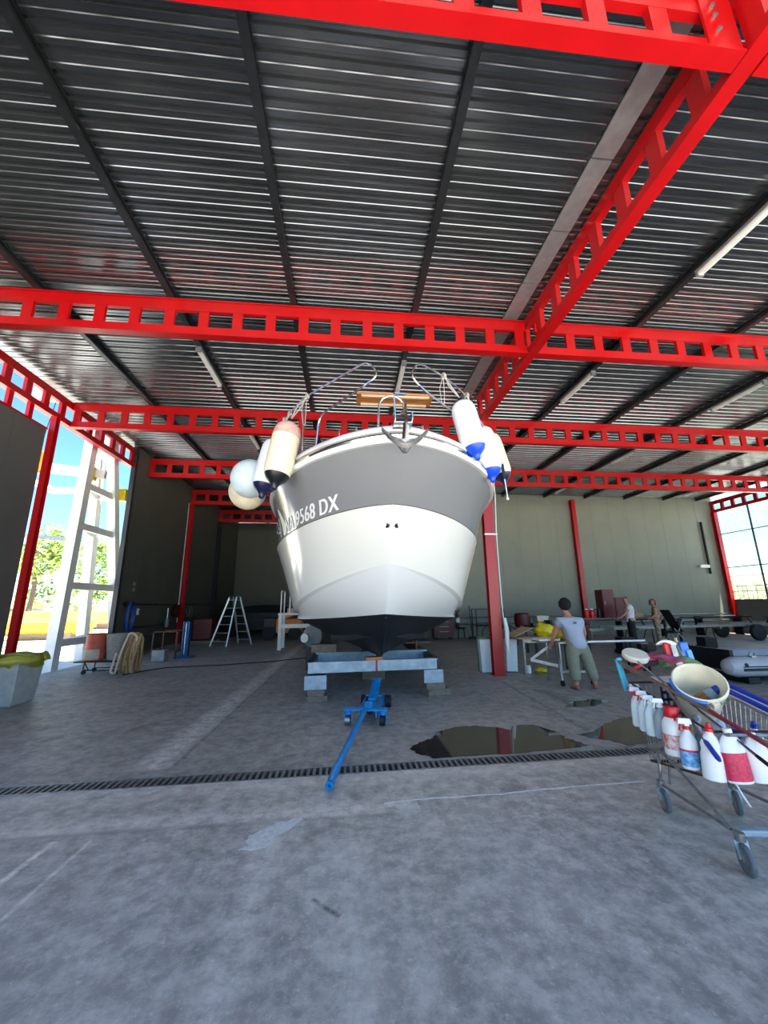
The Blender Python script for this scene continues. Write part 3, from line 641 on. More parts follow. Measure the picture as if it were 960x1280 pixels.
# ------------------------------------------------------------------ cradle
cr = thing('boat_cradle', 'pale blue steel cradle on wooden blocks under the boat keel', 'cradle', (.55, 7.3, 0))
def crad_beam(name, p, q, h, w, m=PALEB): b = MB(); b.bar(p, q, w, h); return b.build(name, m, cr, bevel=.006)
crad_beam('front_beam', (-.65, 7.2, .54), (1.62, 7.36, .54), .18, .02)
crad_beam('front_beam_flange', (-.67, 7.28, .615), (1.64, 7.44, .615), .015, .17)
crad_beam('rear_beam', (-.6, 8.3, .57), (1.66, 8.46, .57), .18, .02); crad_beam('rear_beam_flange', (-.6, 8.38, .65), (1.66, 8.54, .65), .015, .17)
crad_beam('side_rail', (-.62, 7.2, .53), (-.58, 11.6, .53), .2, .1, DKMET); crad_beam('side_rail', (1.63, 7.36, .53), (1.66, 11.6, .53), .2, .1, DKMET)
crad_beam('foot_plate', (-.70, 7.165, .31), (-.33, 7.19, .31), .22, .05); crad_beam('foot_plate', (1.37, 7.31, .335), (1.72, 7.335, .335), .22, .05)
crad_beam('foot_post', (-.51, 7.3, .31), (-.51, 7.42, .31), .22, .3, DKMET); crad_beam('foot_post', (1.55, 7.42, .335), (1.55, 7.54, .335), .22, .3, DKMET)
b = MB(); b.bx(.515, .545, 7.25, 7.268, .45, .63); b.build('red_mark', mat('red_mark', (176, 22, 66), .5), cr, label='red painted centre mark')
for x, y, w in ((-.52, 7.28, .30), (-.52, 7.28, .34)): pass
def block(c, d, rz, label, m=WOODG):
    t = MB(); M3 = Matrix.Rotation(rz, 3, 'Z'); t.box(c, d, M3); o = t.build('wood_block', m, None, bevel=.008); tag(o, label, 'block'); return o
block((-.5, 7.3, .0475), (.36, .26, .095), .1, 'lower weathered wood block under the left foot of the cradle')
block((-.5, 7.3, .1475), (.28, .26, .105), -.05, 'upper weathered wood block under the left foot of the cradle')
block((1.62, 7.5, .055), (.44, .3, .11), .25, 'lower weathered wood block under the right foot of the cradle')
block((1.58, 7.47, .1675), (.34, .26, .115), .05, 'upper weathered wood block under the right foot of the cradle')
block((.48, 7.34, .655), (.3, .14, .06), .1, 'small brown wedge between the keel and the front cradle beam', WOOD)
block((-.45, 8.43, .735), (.5, .2, .155), .03, 'stained wood block lying on the left end of the rear cradle beam', WOODG)
for y in (9.3, 11.2): block((.6, y, .3), (.5, .4, .6), 0, 'wooden keel block stacked under the boat, %s' % ('nearer' if y < 10 else 'deeper in shade'))
t = thing('prop_stand', 'small rusty screw prop lying on the right end of the cradle', 'prop', (1.45, 8.5, .66))
b = MB(); b.cyl((1.45, 8.5, .66), (1.45, 8.5, .84), .035, n=10); b.build('screw', RUST, t, True)
b = MB(); b.bar((1.2, 8.5, .80), (1.75, 8.5, .80), .04, .03); b.build('cross_bar', RUST, t)

# ------------------------------------------------------------------ blue trolley jack
jk = thing('trolley_jack', 'long blue trolley jack with its handle reaching over the drain', 'jack', (.35, 6.2, 0))
ja, jb = Vector((.30, 5.82, 0)), Vector((.52, 6.95, 0)); jd = (jb-ja).normalized(); js = Vector((jd.y, -jd.x, 0))
def jp(u, w, z): return ja+jd*u+js*w+Vector((0, 0, z))
for w in (-.115, .115):
    b = MB(); pts = [jp(-.02, w, .10), jp(.75, w, .07), jp(1.12, w, .06), jp(1.12, w, .15), jp(.8, w, .22), jp(.0, w, .20)]
    b.add([p-js*.008 for p in pts]+[p+js*.008 for p in pts], [(0, 1, 2, 3, 4, 5), (11, 10, 9, 8, 7, 6)]+[(i, (i+1) % 6, 6+(i+1) % 6, 6+i) for i in range(6)]); b.build('side_plate', JACKB, jk)
b = MB(); b.bar(jp(.12, 0, .16), jp(.42, 0, .17), .2, .05); b.build('ram_cover', JACKB, jk, bevel=.01)
b = MB(); b.bar(jp(.62, 0, .235), jp(1.1, 0, .17), .25, .012); b.build('top_plate', JACKB, jk)
b = MB(); b.bar(jp(.45, 0, .20), jp(1.0, 0, .34), .12, .06); b.build('lift_arm', JACKB, jk, bevel=.01)
b = MB(); b.lathe([(.05, 0), (.07, .02), (.085, .05), (.06, .055)], jp(1.0, 0, .36), (0, 0, 1), 14); b.build('saddle', JACKB, jk, True)
b = MB(); b.cyl(jp(.2, 0, .12), jp(.62, 0, .15), .05, n=12); b.build('hydraulic_ram', DKMET, jk, True)
b = MB(); b.bar(jp(-.02, -.33, .20), jp(-.02, .27, .20), .12, .03); b.build('caster_crossbar', JACKB, jk, bevel=.008)
for w in (-.27, .2):
    b = MB(); b.bar(jp(-.02, w-.05, .15), jp(-.02, w-.05, .05), .07, .012, (1, 0, 0)); b.bar(jp(-.02, w+.05, .15), jp(-.02, w+.05, .05), .07, .012, (1, 0, 0)); b.cyl(jp(-.02, w, .19), jp(-.02, w, .14), .055, n=12); o = b.build('caster', JACKB, jk)
    b = MB(); b.cyl(jp(-.02, w-.035, .062), jp(-.02, w+.035, .062), .062, n=16); b.build('wheel', BLACKR if w > 0 else ZINC, o, True)
for w in (-.19, .19): b = MB(); b.cyl(jp(.95, w-.045, .09), jp(.95, w+.045, .09), .09, n=18); b.build('front_wheel', BLACKR, jk, True)
b = MB(); b.bar(jp(-.02, 0, .2), jp(.1, 0, .26), .1, .05); b.build('handle_socket', JACKB, jk, bevel=.01)
b = MB(); b.cyl(jp(-.05, -.03, .21), (-.08, 4.15, .10), .032, .032, 12); o = b.build('handle', JACKB, jk, True)
b = MB(); b.cyl((-.08, 4.16, .10), (-.13, 3.92, .065), .038, .034, 12); b.torus((-.137, 3.89, .06), .026, .013, (.2, 1, .1), 14, 6); b.build('handle_grip', JACKB, o, True)

# ------------------------------------------------------------------ fluorescent lamps
def lamp(x, y0, y1, label):
    z = 6.955+slope(x); t = thing('strip_lamp', label, 'lamp', (x, (y0+y1)/2, z), 'unlit strip lamps under the roof purlins')
    b = MB(); b.bx(x-.05, x+.05, y0, y1, z-.045, z); b.build('housing', FLASH, t)
    b = MB(); b.tube([(x, y0+.02, z-.065), (x, y1-.02, z-.065)], .052, 12); b.build('diffuser', LAMPW, t, True)
    for y in (y0, y1): b = MB(); b.bx(x-.056, x+.056, y-.02, y+.02, z-.118, z+.002); b.build('end_cap', FLASH, t)
lamp(-3.17, 7.6, 9.0, 'strip lamp between the second and third red beams, left of the boat rail')
lamp(-3.1, 11.7, 13.0, 'strip lamp in the left bay above the pale fenders, behind the third beam')
lamp(1.22, 7.7, 9.2, 'strip lamp directly above the boat bow, behind the rails')
lamp(5.68, 3.7, 4.85, 'strip lamp nearest the camera, at the right edge')
lamp(5.68, 7.7, 9.05, 'strip lamp just right of the long girder, behind the second right beam')
lamp(10.1, 7.7, 9.1, 'strip lamp in the right bay near the right edge, second row of beams')
lamp(10.1, 12.1, 13.35, 'strip lamp in the right bay between the third and fourth beams')
lamp(10.1, 16.6, 17.6, 'strip lamp just in front of the cream back wall, left of its middle')
lamp(16.7, 16.4, 17.4, 'strip lamp just in front of the cream back wall, near the right corner')

# ------------------------------------------------------------------ shopping cart of cleaning things
ct = thing('shopping_cart', 'wire shopping cart packed with spray bottles, poles and a bucket', 'cart', (2.7, 2.9, 0))
CB = {'flb': (2.50, 3.38, .32), 'nlb': (2.54, 2.80, .40), 'nrb': (3.12, 2.74, .40), 'frb': (3.0, 3.3, .32), 'flt': (2.48, 3.48, .90), 'nlt': (2.49, 2.74, .72), 'nrt': (3.25, 2.64, .72), 'frt': (3.1, 3.42, .90)}
CB = {k: Vector(v) for k, v in CB.items()}
def lerp(a, c, t): return a*(1-t)+c*t
def wirepanel(name, a, c, d, e, nv, nh):     # a-c bottom edge, d-e top edge
    b = MB()
    for i in range(nv+1): t = i/nv; b.tube([lerp(a, c, t), lerp(d, e, t)], .0026, 4)
    for j in range(nh+1):
        t = j/nh; b.tube([lerp(a, d, t), lerp(c, e, t)], .004 if j in (0, nh) else .003, 4)
    return b.build(name, ZINC, ct)
wirepanel('basket_side', CB['flb'], CB['nlb'], CB['flt'], CB['nlt'], 22, 6); wirepanel('basket_side', CB['frb'], CB['nrb'], CB['frt'], CB['nrt'], 22, 6)
wirepanel('basket_front', CB['flb'], CB['frb'], CB['flt'], CB['frt'], 16, 6); wirepanel('basket_back', CB['nlb'], CB['nrb'], CB['nlt'], CB['nrt'], 18, 6)
wirepanel('basket_bottom', CB['flb'], CB['frb'], CB['nlb'], CB['nrb'], 16, 14)
b = MB(); b.tube([CB['flt'], CB['nlt'], CB['nrt'], CB['frt']], .009, 6, closed=True); b.build('rim', RUST, ct, True)
b = MB(); b.tube([CB['flb'], CB['nlb'], CB['nrb'], CB['frb']], .009, 6, closed=True); b.build('bottom_rim', RUST, ct, True)
W4 = [(2.49, 3.30), (2.41, 2.58), (3.01, 3.2), (3.0, 2.48)]
for i in (0, 2):
    f, n_ = W4[i], W4[i+1]; s = 1 if i == 0 else -1
    b = MB(); b.tube(rnd([(f[0], f[1], .185), (n_[0], n_[1]+.06, .2)], .1), .011, 8)
    b.tube(rnd([(n_[0], n_[1]+.05, .2), (f[0]+.03*s, f[1]-.08, .40), (f[0]+.03*s, f[1]+.02, .42), (f[0], f[1]-.02, .30), (f[0], f[1], .18)], .06), .011, 8)
    b.tube(rnd([(f[0]+.04*s, f[1]-.05, .2), (f[0]+.05*s, f[1]-.06, .33), (f[0]+.08*s, f[1]-.1, .38)], .05), .009, 8)
    b.build('frame_tube', ZINC, ct, True)
b = MB(); b.bar((2.43, 2.6, .20), (3.0, 2.5, .20), .05, .035); b.build('rear_crossbar', PALEB, ct, bevel=.008)
b = MB(); b.tube([(2.52, 3.3, .34), (2.99, 3.22, .34)], .01, 6); b.build('front_crossbar', RUST, ct, True)
b = MB(); b.tube([CB['nlt']+Vector((.02, -.02, -.02)), CB['nlt']+Vector((.06, -.08, 0)), CB['nrt']+Vector((-.04, -.08, 0)), CB['nrt']], .011, 8); b.build('handle', ZINC, ct, True)
for (x, y), a in zip(W4, (.25, .3, .5, .3)):
    dv = Vector((math.sin(a), math.cos(a), 0)); sv = Vector((dv.y, -dv.x, 0)); c = Vector((x, y, .08))-dv*.03
    b = MB(); b.cyl((x, y, .21), (x, y, .165), .028, .03, 12)
    for s in (-1, 1):
        b.bar(Vector((x, y, .17))+sv*.022*s, c+sv*.022*s, .03, .006)
    o = b.build('caster_fork', ZINC, ct)
    b = MB(); b.lathe([(.03, -.017), (.062, -.017), (.076, -.013), (.08, -.006), (.08, .006), (.076, .013), (.062, .017), (.03, .017)], c, sv, 26); w = b.build('wheel', RUBBER, o, True)
    b.v = []; b.f = []
    h = MB(); h.lathe([(.055, -.019), (.05, -.021), (.02, -.021), (.018, -.024), (.001, -.024)], c, sv, 20); h.lathe([(.001, .024), (.018, .024), (.02, .021), (.05, .021), (.055, .019)], c, sv, 20); h.build('hub', ZINC, o, True)
b = MB(); b.tube([(2.62, 2.76, .40), (2.63, 2.73, .33), (2.66, 2.72, .27)], .006, 5); tag(b.build('cord', WHITE, None, True), 'short white cord hanging below the cart basket', 'cord')

def bottle(kind, h, w, body, cap, label_m=None, name='bottle'):
    """local mesh builder: bottle standing at the origin; returns the thing"""
    t = bpy.data.objects.new(name, None); COL.objects.link(t); r = w/2; b = MB()
    if kind == 'spray':
        b.lathe([(r*.85, 0), (r, .012*h/.3), (r, .48*h), (r*.93, .56*h), (r*.55, .68*h), (r*.32, .73*h), (r*.32, .77*h)], (0, 0, 0), (0, 0, 1), 18, .72); b.build('body', body, t, True)
        b = MB(); b.lathe([(r*.42, .76*h), (r*.42, .82*h), (r*.3, .83*h)], n=14); b.build('collar', cap, t, True)
        b = MB(); b.box((-r*.25, 0, .92*h), (r*1.7, r*.5, .11*h), None, .8); b.box((0, 0, .85*h), (r*.55, r*.45, .08*h)); o = b.build('spray_head', WHITE, t, bevel=.004)
        b = MB(); b.bar((-r*.6, 0, .88*h), (-r*.85, 0, .72*h), r*.3, r*.2, (1, 0, 0)); b.build('trigger', cap, t, bevel=.003)
        b = MB(); b.cyl((-r*1.1, 0, .93*h), (-r*1.3, 0, .93*h), r*.18, n=10); b.build('nozzle', cap, o, True)
    elif kind == 'jug':
        b.lathe([(r*.9, 0), (r, .02*h), (r, .6*h), (r*.94, .68*h), (r*.7, .76*h), (r*.62, .78*h)], n=22); b.build('body', body, t, True)
        b = MB(); b.lathe([(r*.66, .78*h), (r*.7, .80*h), (r*.66, .97*h), (r*.6, 1.0*h), (.001, 1.0*h)], n=20); b.build('cap', cap, t, True)
    elif kind == 'tall':
        b.lathe([(r*.88, 0), (r, .015*h), (r, .42*h), (r*.86, .52*h), (r*.92, .62*h), (r*.6, .76*h), (r*.34, .82*h), (r*.34, .86*h)], (0, 0, 0), (0, 0, 1), 20, .75); b.build('body', body, t, True)
        b = MB(); b.lathe([(r*.42, .85*h), (r*.42, .91*h), (r*.28, .93*h), (r*.2, 1.0*h), (.001, 1.0*h)], n=14); b.build('cap', cap, t, True)
    elif kind == 'flat':
        b.lathe([(r*.9, 0), (r, .015*h), (r, .6*h), (r*.92, .72*h), (r*.55, .88*h), (r*.3, .92*h), (r*.3, .94*h)], (0, 0, 0), (0, 0, 1), 22, .5); b.build('body', body, t, True)
        b = MB(); b.lathe([(r*.36, .93*h), (r*.34, 1.0*h), (.001, 1.0*h)], n=14); b.build('cap', cap, t, True)
    if label_m:
        sx = {'spray': .72, 'jug': 1, 'tall': .75, 'flat': .5}[kind]
        if not isinstance(label_m, list): label_m = [(label_m, .1, .42)]
        for m_, z0, z1 in label_m:
            b = MB(); b.lathe([(r*1.012, z0*h), (r*1.012, z1*h)], (0, 0, 0), (0, 0, 1), 22, sx); b.f = b.f[:-2]; b.build('label', m_, t, True)
    return t
def put(t, loc, rz, lean, label, cat='bottle', group=None):
    t.location = loc; t.rotation_euler = (lean[0], lean[1], rz); tag(t, label, cat, group); return t
LBR = mat('red_white_label', (208, 30, 36), .4, var=.2, scale=30, rgb2=(236, 220, 216))
LBB = mat('blue_label', (30, 120, 200), .4, var=.3, scale=26, rgb2=(140, 200, 236))
SPG = 'spray bottles hung on the side of the cart'
specs = [('clear', (2.50, 3.45, .59), .31, .10, WHITE, WHITE, 'white spray bottle hung at the far corner of the cart side'),
         ('a', (2.43, 3.36, .585), .31, .10, FENDP, REDP, 'first red collared spray bottle hung from the far corner of the cart'),
         ('b', (2.42, 3.27, .575), .31, .10, FENDP, REDP, 'second red collared spray bottle hung from the far corner of the cart'),
         ('c', (2.405, 3.18, .57), .30, .10, FENDP, WHITE, 'spray bottle with white collar hung just before the big white jug'),
         ('d', (2.41, 3.09, .575), .29, .10, GLASSB, WHITE, 'clear spray bottle squeezed against the big white jug')]
for k, loc, h, w, bm_, cm, lb in specs: put(bottle('spray', h, w, bm_, cm), loc, -.3, (0, .03, 0), lb, group=SPG)
put(bottle('jug', .325, .14, WHITE, REDP, [(LBR, .14, .44)]), (2.41, 2.98, .50), .2, (0, .03, 0), 'big white jug with red screw cap and red printed label, on the cart side')
put(bottle('spray', .33, .115, WHITE, REDP, [(LBB, .06, .34), (PINKL, .34, .38)]), (2.405, 2.86, .455), -.2, (0, .05, 0), 'white spray bottle with blue label and red collar, on the cart side')
put(bottle('tall', .345, .13, WHITE, REDP), (2.455, 2.735, .43), -.5, (-.05, .06, 0), 'plain white waisted bottle with red collar at the near corner of the cart')
put(bottle('flat', .32, .15, WHITE, WHITE, [(PINKL, .05, .56)]), (2.575, 2.665, .435), -.25, (-.05, -.06, 0), 'bottle with a magenta printed label on the near end of the cart')
put(bottle('flat', .29, .14, WHITE, WHITE), (2.715, 2.63, .445), -.25, (-.05, -.08, 0), 'plain white bottle beside the magenta labelled one')
put(bottle('tall', .29, .13, WHITE, BLUEP), (2.85, 2.59, .47), -.3, (-.05, -.06, 0), 'white bottle with blue cap at the right edge of the photo')
put(bottle('spray', .30, .1, LBB, WHITE), (2.63, 3.0, .42), .8, (0, 0, 0), 'blue spray bottle standing inside the cart basket')
put(bottle('jug', .28, .13, GLASSB, DBLUE), (2.78, 2.86, .42), .4, (0, 0, 0), 'clear jug with blue cap standing inside the near end of the basket')
put(bottle('spray', .32, .1, WHITE, WHITE), (2.72, 3.1, .42), 1.2, (0, 0, 0), 'white spray bottle standing in the middle of the basket')
put(bottle('tall', .32, .12, WHITE, DBLUE), (2.95, 2.86, .42), .4, (0, 0, 0), 'white bottle with navy cap standing inside the basket under the blue squeegees')
put(bottle('flat', .30, .14, WHITE, REDP), (2.90, 3.12, .42), 2, (0, 0, 0), 'white flat bottle with red cap standing behind the bucket')
# bucket with a bottle lying in it
bk = bpy.data.objects.new('bucket', None); COL.objects.link(bk)
b = MB(); ro = [(.135, .0), (.165, .27), (.178, .275), (.178, .30), (.168, .305), (.160, .29), (.130, .012), (.001, .012)]; b.lathe(ro, n=32); b.f = b.f[:-1]; b.build('shell', OFFW, bk, True)
b = MB(); b.lathe([(.1615, .285), (.1325, .014), (.001, .0135)], n=32); b.f = b.f[:-2]; b.build('stained_inside', BEIGEIN, bk, True, label='stained beige inside')
b = MB(); b.tube([(.18*math.cos(a), .18*math.sin(a), .285) for a in [R(150+i*12) for i in range(9)]], .016, 6); b.build('blue_tape', BLUEP, bk, True, label='blue tape on the left of the rim')
b = MB(); b.tube([(.182*math.cos(a), .182*math.sin(a), .28-.10*math.sin((a-R(-100))/R(190)*math.pi)) for a in [R(-100+i*10) for i in range(20)]], .005, 6); b.build('bail_handle', ZINC, bk, True)
for a in (-100, 90): b = MB(); b.box((.18*math.cos(R(a)), .18*math.sin(R(a)), .27), (.05, .05, .05)); b.build('ear', OFFW, bk, bevel=.006)
bloc, brot = Vector((2.84, 3.20, .755)), (R(38), R(-16), R(-12))
bk.location = bloc; bk.rotation_euler = brot; tag(bk, 'cream plastic bucket lying tilted on top of the cart', 'bucket')
from mathutils import Euler
Mb = Matrix.Translation(bloc) @ Euler(brot).to_matrix().to_4x4()
ib = bottle('jug', .22, .085, GLASSB, DBLUE, [(AMBER, .05, .5)]); ib.matrix_world = Mb @ Matrix.Translation((-.03, .0, .06)) @ Euler((0, R(62), 0)).to_matrix().to_4x4(); tag(ib, 'clear bottle with navy cap lying inside the cream bucket', 'bottle')
# poles, squeegees and rags on top
def pole(name, label, p, q, r, m, extra=None, flat=False, cat='pole'):
    t = thing(name, label, cat, p); b = MB()
    if flat: b.bar(p, q, r*2.4, r*1.2); b.build('shaft', m, t, bevel=.003)
    else: b.cyl(p, q, r, n=10); b.build('shaft', m, t, True)
    P, Q = Vector(p), Vector(q); d = (Q-P).normalized()
    if extra: nm, m2, L, rr = extra; b = MB(); b.tube([Q-d*L, Q-d*(L-.02), Q-d*.02, Q], [r*1.05, rr, rr, rr*.6], 10); b.build(nm, m2, t, True)
    return t
pole('broom', 'long flat brown wooden handle across the top of the cart', (2.40, 3.52, 1.09), (2.72, 2.50, .67), .015, BROWNH, flat=True)
pole('mop', 'long thin silver mop handle crossing the cart below the brown handle', (2.57, 3.46, 1.07), (2.60, 2.42, .575), .0095, STEEL, ('grip', BLACKV, .14, .012))
pole('scrub_brush', 'brown long scrubbing brush with a blue grip in front of the white bottles', (2.52, 3.12, .93), (2.41, 2.62, .585), .0105, BROWNH, ('grip', DBLUE, .15, .017))
pole('broom', 'dark brown broom handle starting at the far corner of the cart', (2.44, 3.49, 1.04), (2.66, 2.9, .82), .014, BROWNH, flat=True)
pole('mop', 'wine red mop handle at the right edge of the photo', (2.60, 2.84, .83), (2.75, 2.36, .59), .012, WINE, ('grip', TEAL, .1, .014))
pole('broom', 'grey handle right of the bucket, pointing towards the right edge', (2.86, 2.95, .90), (2.97, 2.5, .73), .011, ZINC)
pole('broom', 'pale wooden stick standing upright behind the bucket', (3.12, 3.40, .62), (3.10, 3.62, 1.25), .013, PLY)
for dx, lb in ((0, 'royal blue squeegee right of the bucket, upper of two'), (-.06, 'royal blue squeegee right of the bucket, lower of two')):
    t = thing('squeegee', lb, 'squeegee', (2.98+dx, 3.05, .93)); p, q = (3.0+dx, 3.12, .96-.02*(dx < 0)), (3.12+dx, 2.62, .79-.03*(dx < 0))
    b = MB(); b.bar(p, q, .035, .03); b.build('head', DBLUE, t, bevel=.006)
    b = MB(); b.bar(Vector(p)+Vector((.0, 0, -.025)), Vector(q)+Vector((0, 0, -.025)), .012, .03); b.build('white_blade', WHITE, t)
def rag(name, label, pts, w, m, cat='cloth', th=.02):
    b = MB(); P = [Vector(p) for p in pts]; rows = []
    for i, p in enumerate(P):
        row = []
        for j in range(7):
            u = j/6-.5; row.append(p+Vector((u*w, .35*u*w, .25*w*random.uniform(-.5, .5)-.5*abs(u)*w*.5)))
        rows.append(row)
    b.grid(rows); o = b.build(name, m, None, True); tag(o, label, cat)
    s = o.modifiers.new('thick', 'SOLIDIFY'); s.thickness = th; u = o.modifiers.new('sub', 'SUBSURF'); u.levels = 1; u.render_levels = 1; return o
rag('cloth', 'turquoise cloth hanging over the far left end of the handles', [(2.44, 3.52, 1.10), (2.40, 3.50, 1.09), (2.41, 3.48, .98), (2.42, 3.47, .90), (2.43, 3.47, .83)], .06, TEAL)
rag('cloth', 'mauve cloth heaped on the cart between the cream tub and the red brush', [(2.72, 3.62, 1.06), (2.76, 3.56, 1.12), (2.80, 3.5, 1.09), (2.84, 3.46, 1.13), (2.88, 3.42, 1.07), (2.93, 3.38, 1.08)], .15, MAUVE, th=.03)
rag('cloth', 'green cloth tucked behind the cream bucket', [(2.90, 3.55, 1.0), (2.98, 3.48, 1.07), (3.06, 3.44, 1.06), (3.12, 3.42, 1.0)], .12, GREENC, th=.05)
rag('cloth', 'white cloth draped on top of the red brush', [(2.87, 3.56, 1.19), (2.90, 3.53, 1.235), (2.94, 3.51, 1.235), (2.98, 3.5, 1.20)], .06, WHITE)
rag('cloth', 'black cloth pushed under the cream tub', [(2.46, 3.52, .96), (2.56, 3.50, 1.0), (2.66, 3.5, 1.04), (2.76, 3.46, 1.04)], .10, BLACKR, th=.05)
t = thing('tub', 'cream plastic tub lid lying on the handles at the far left of the cart', 'tub', (2.64, 3.58, 1.09)); b = MB(); b.lathe([(.09, 0), (.11, .02), (.11, .05), (.10, .06), (.001, .06)], (2.64, 3.58, 1.075), (-.05, -.35, .9), 20, 1); b.build('shell', OFFW, t, True)
b = MB(); b.torus((2.64, 3.57, 1.125), .06, .01, (-.05, -.35, .9), 18, 6); b.build('raised_ring', OFFW, t, True)
t = thing('brush', 'red scrubbing brush standing up on the cart behind the bucket', 'brush', (2.94, 3.5, 1.1)); b = MB(); b.bar((2.93, 3.5, 1.03), (2.92, 3.52, 1.22), .075, .03, (0, 1, 0)); b.build('block', REDP, t, bevel=.012); b = MB(); b.bar((2.96, 3.48, 1.05), (2.955, 3.5, 1.2), .05, .03, (0, 1, 0)); b.build('bristles', ZINC, t)
t = thing('brush', 'red brush lying flat beside the cream tub', 'brush', (2.7, 3.5, 1.06)); b = MB(); b.bar((2.50, 3.5, .99), (2.78, 3.5, 1.1), .04, .035); b.build('handle', REDP, t, bevel=.01); b = MB(); b.bar((2.70, 3.52, 1.05), (2.79, 3.52, 1.085), .06, .03); b.build('bristles', BLACKR, t)
t = thing('sponge_mop', 'light blue sponge mop head upright on the pale stick', 'mop', (3.14, 3.6, 1.1)); b = MB(); b.bar((3.15, 3.57, 1.03), (3.13, 3.585, 1.22), .085, .04, (0, 1, 0)); b.build('sponge', BLUEP, t, bevel=.015); b = MB(); b.bar((3.165, 3.54, 1.04), (3.155, 3.555, 1.15), .05, .02, (0, 1, 0)); b.build('pale_pad', mat('light_blue', (96, 160, 226), .6), t, bevel=.006)
t = thing('basket_crate', 'navy lattice crate standing in the far end of the cart', 'crate', (2.75, 3.25, .6)); b = MB()
for k in range(6): b.bx(2.62, 2.90, 3.30, 3.31, .62+k*.055, .64+k*.055); b.bx(2.62+k*.05, 2.635+k*.05, 3.30, 3.31, .6, .93)
b.build('lattice', mat('navy_plastic', (40, 48, 80), .5), t); b = MB(); b.bx(2.61, 2.91, 3.28, 3.45, .93, .95); b.build('rim', WHITE, t)

# ------------------------------------------------------------------ people
def skin_obj(name, chains, m, parent=None, sub=2):
    """chains: list of (points, radii, links); every chain is its own tree of edges"""
    v = []; e = []; r = []; roots = []
    for pts, rad, ed in chains:
        k = len(v); roots.append(k); v += [Vector(p) for p in pts]; r += rad; e += [(a+k, c+k) for a, c in ed]
    off = Vector(parent.location) if parent else Vector((0, 0, 0))
    me = bpy.data.meshes.new(name); me.from_pydata([p-off for p in v], e, []); o = bpy.data.objects.new(name, me); COL.objects.link(o); o.parent = parent
    me.materials.append(m); sk = o.modifiers.new('skin', 'SKIN'); sk.use_smooth_shade = True
    for i, q in enumerate(me.skin_vertices[0].data): q.radius = (r[i], r[i]) if not isinstance(r[i], tuple) else r[i]; q.use_root = i in roots
    s = o.modifiers.new('sub', 'SUBSURF'); s.levels = sub; s.render_levels = sub; return o
def line_chain(pts, rad): return (pts, rad, [(i, i+1) for i in range(len(pts)-1)])
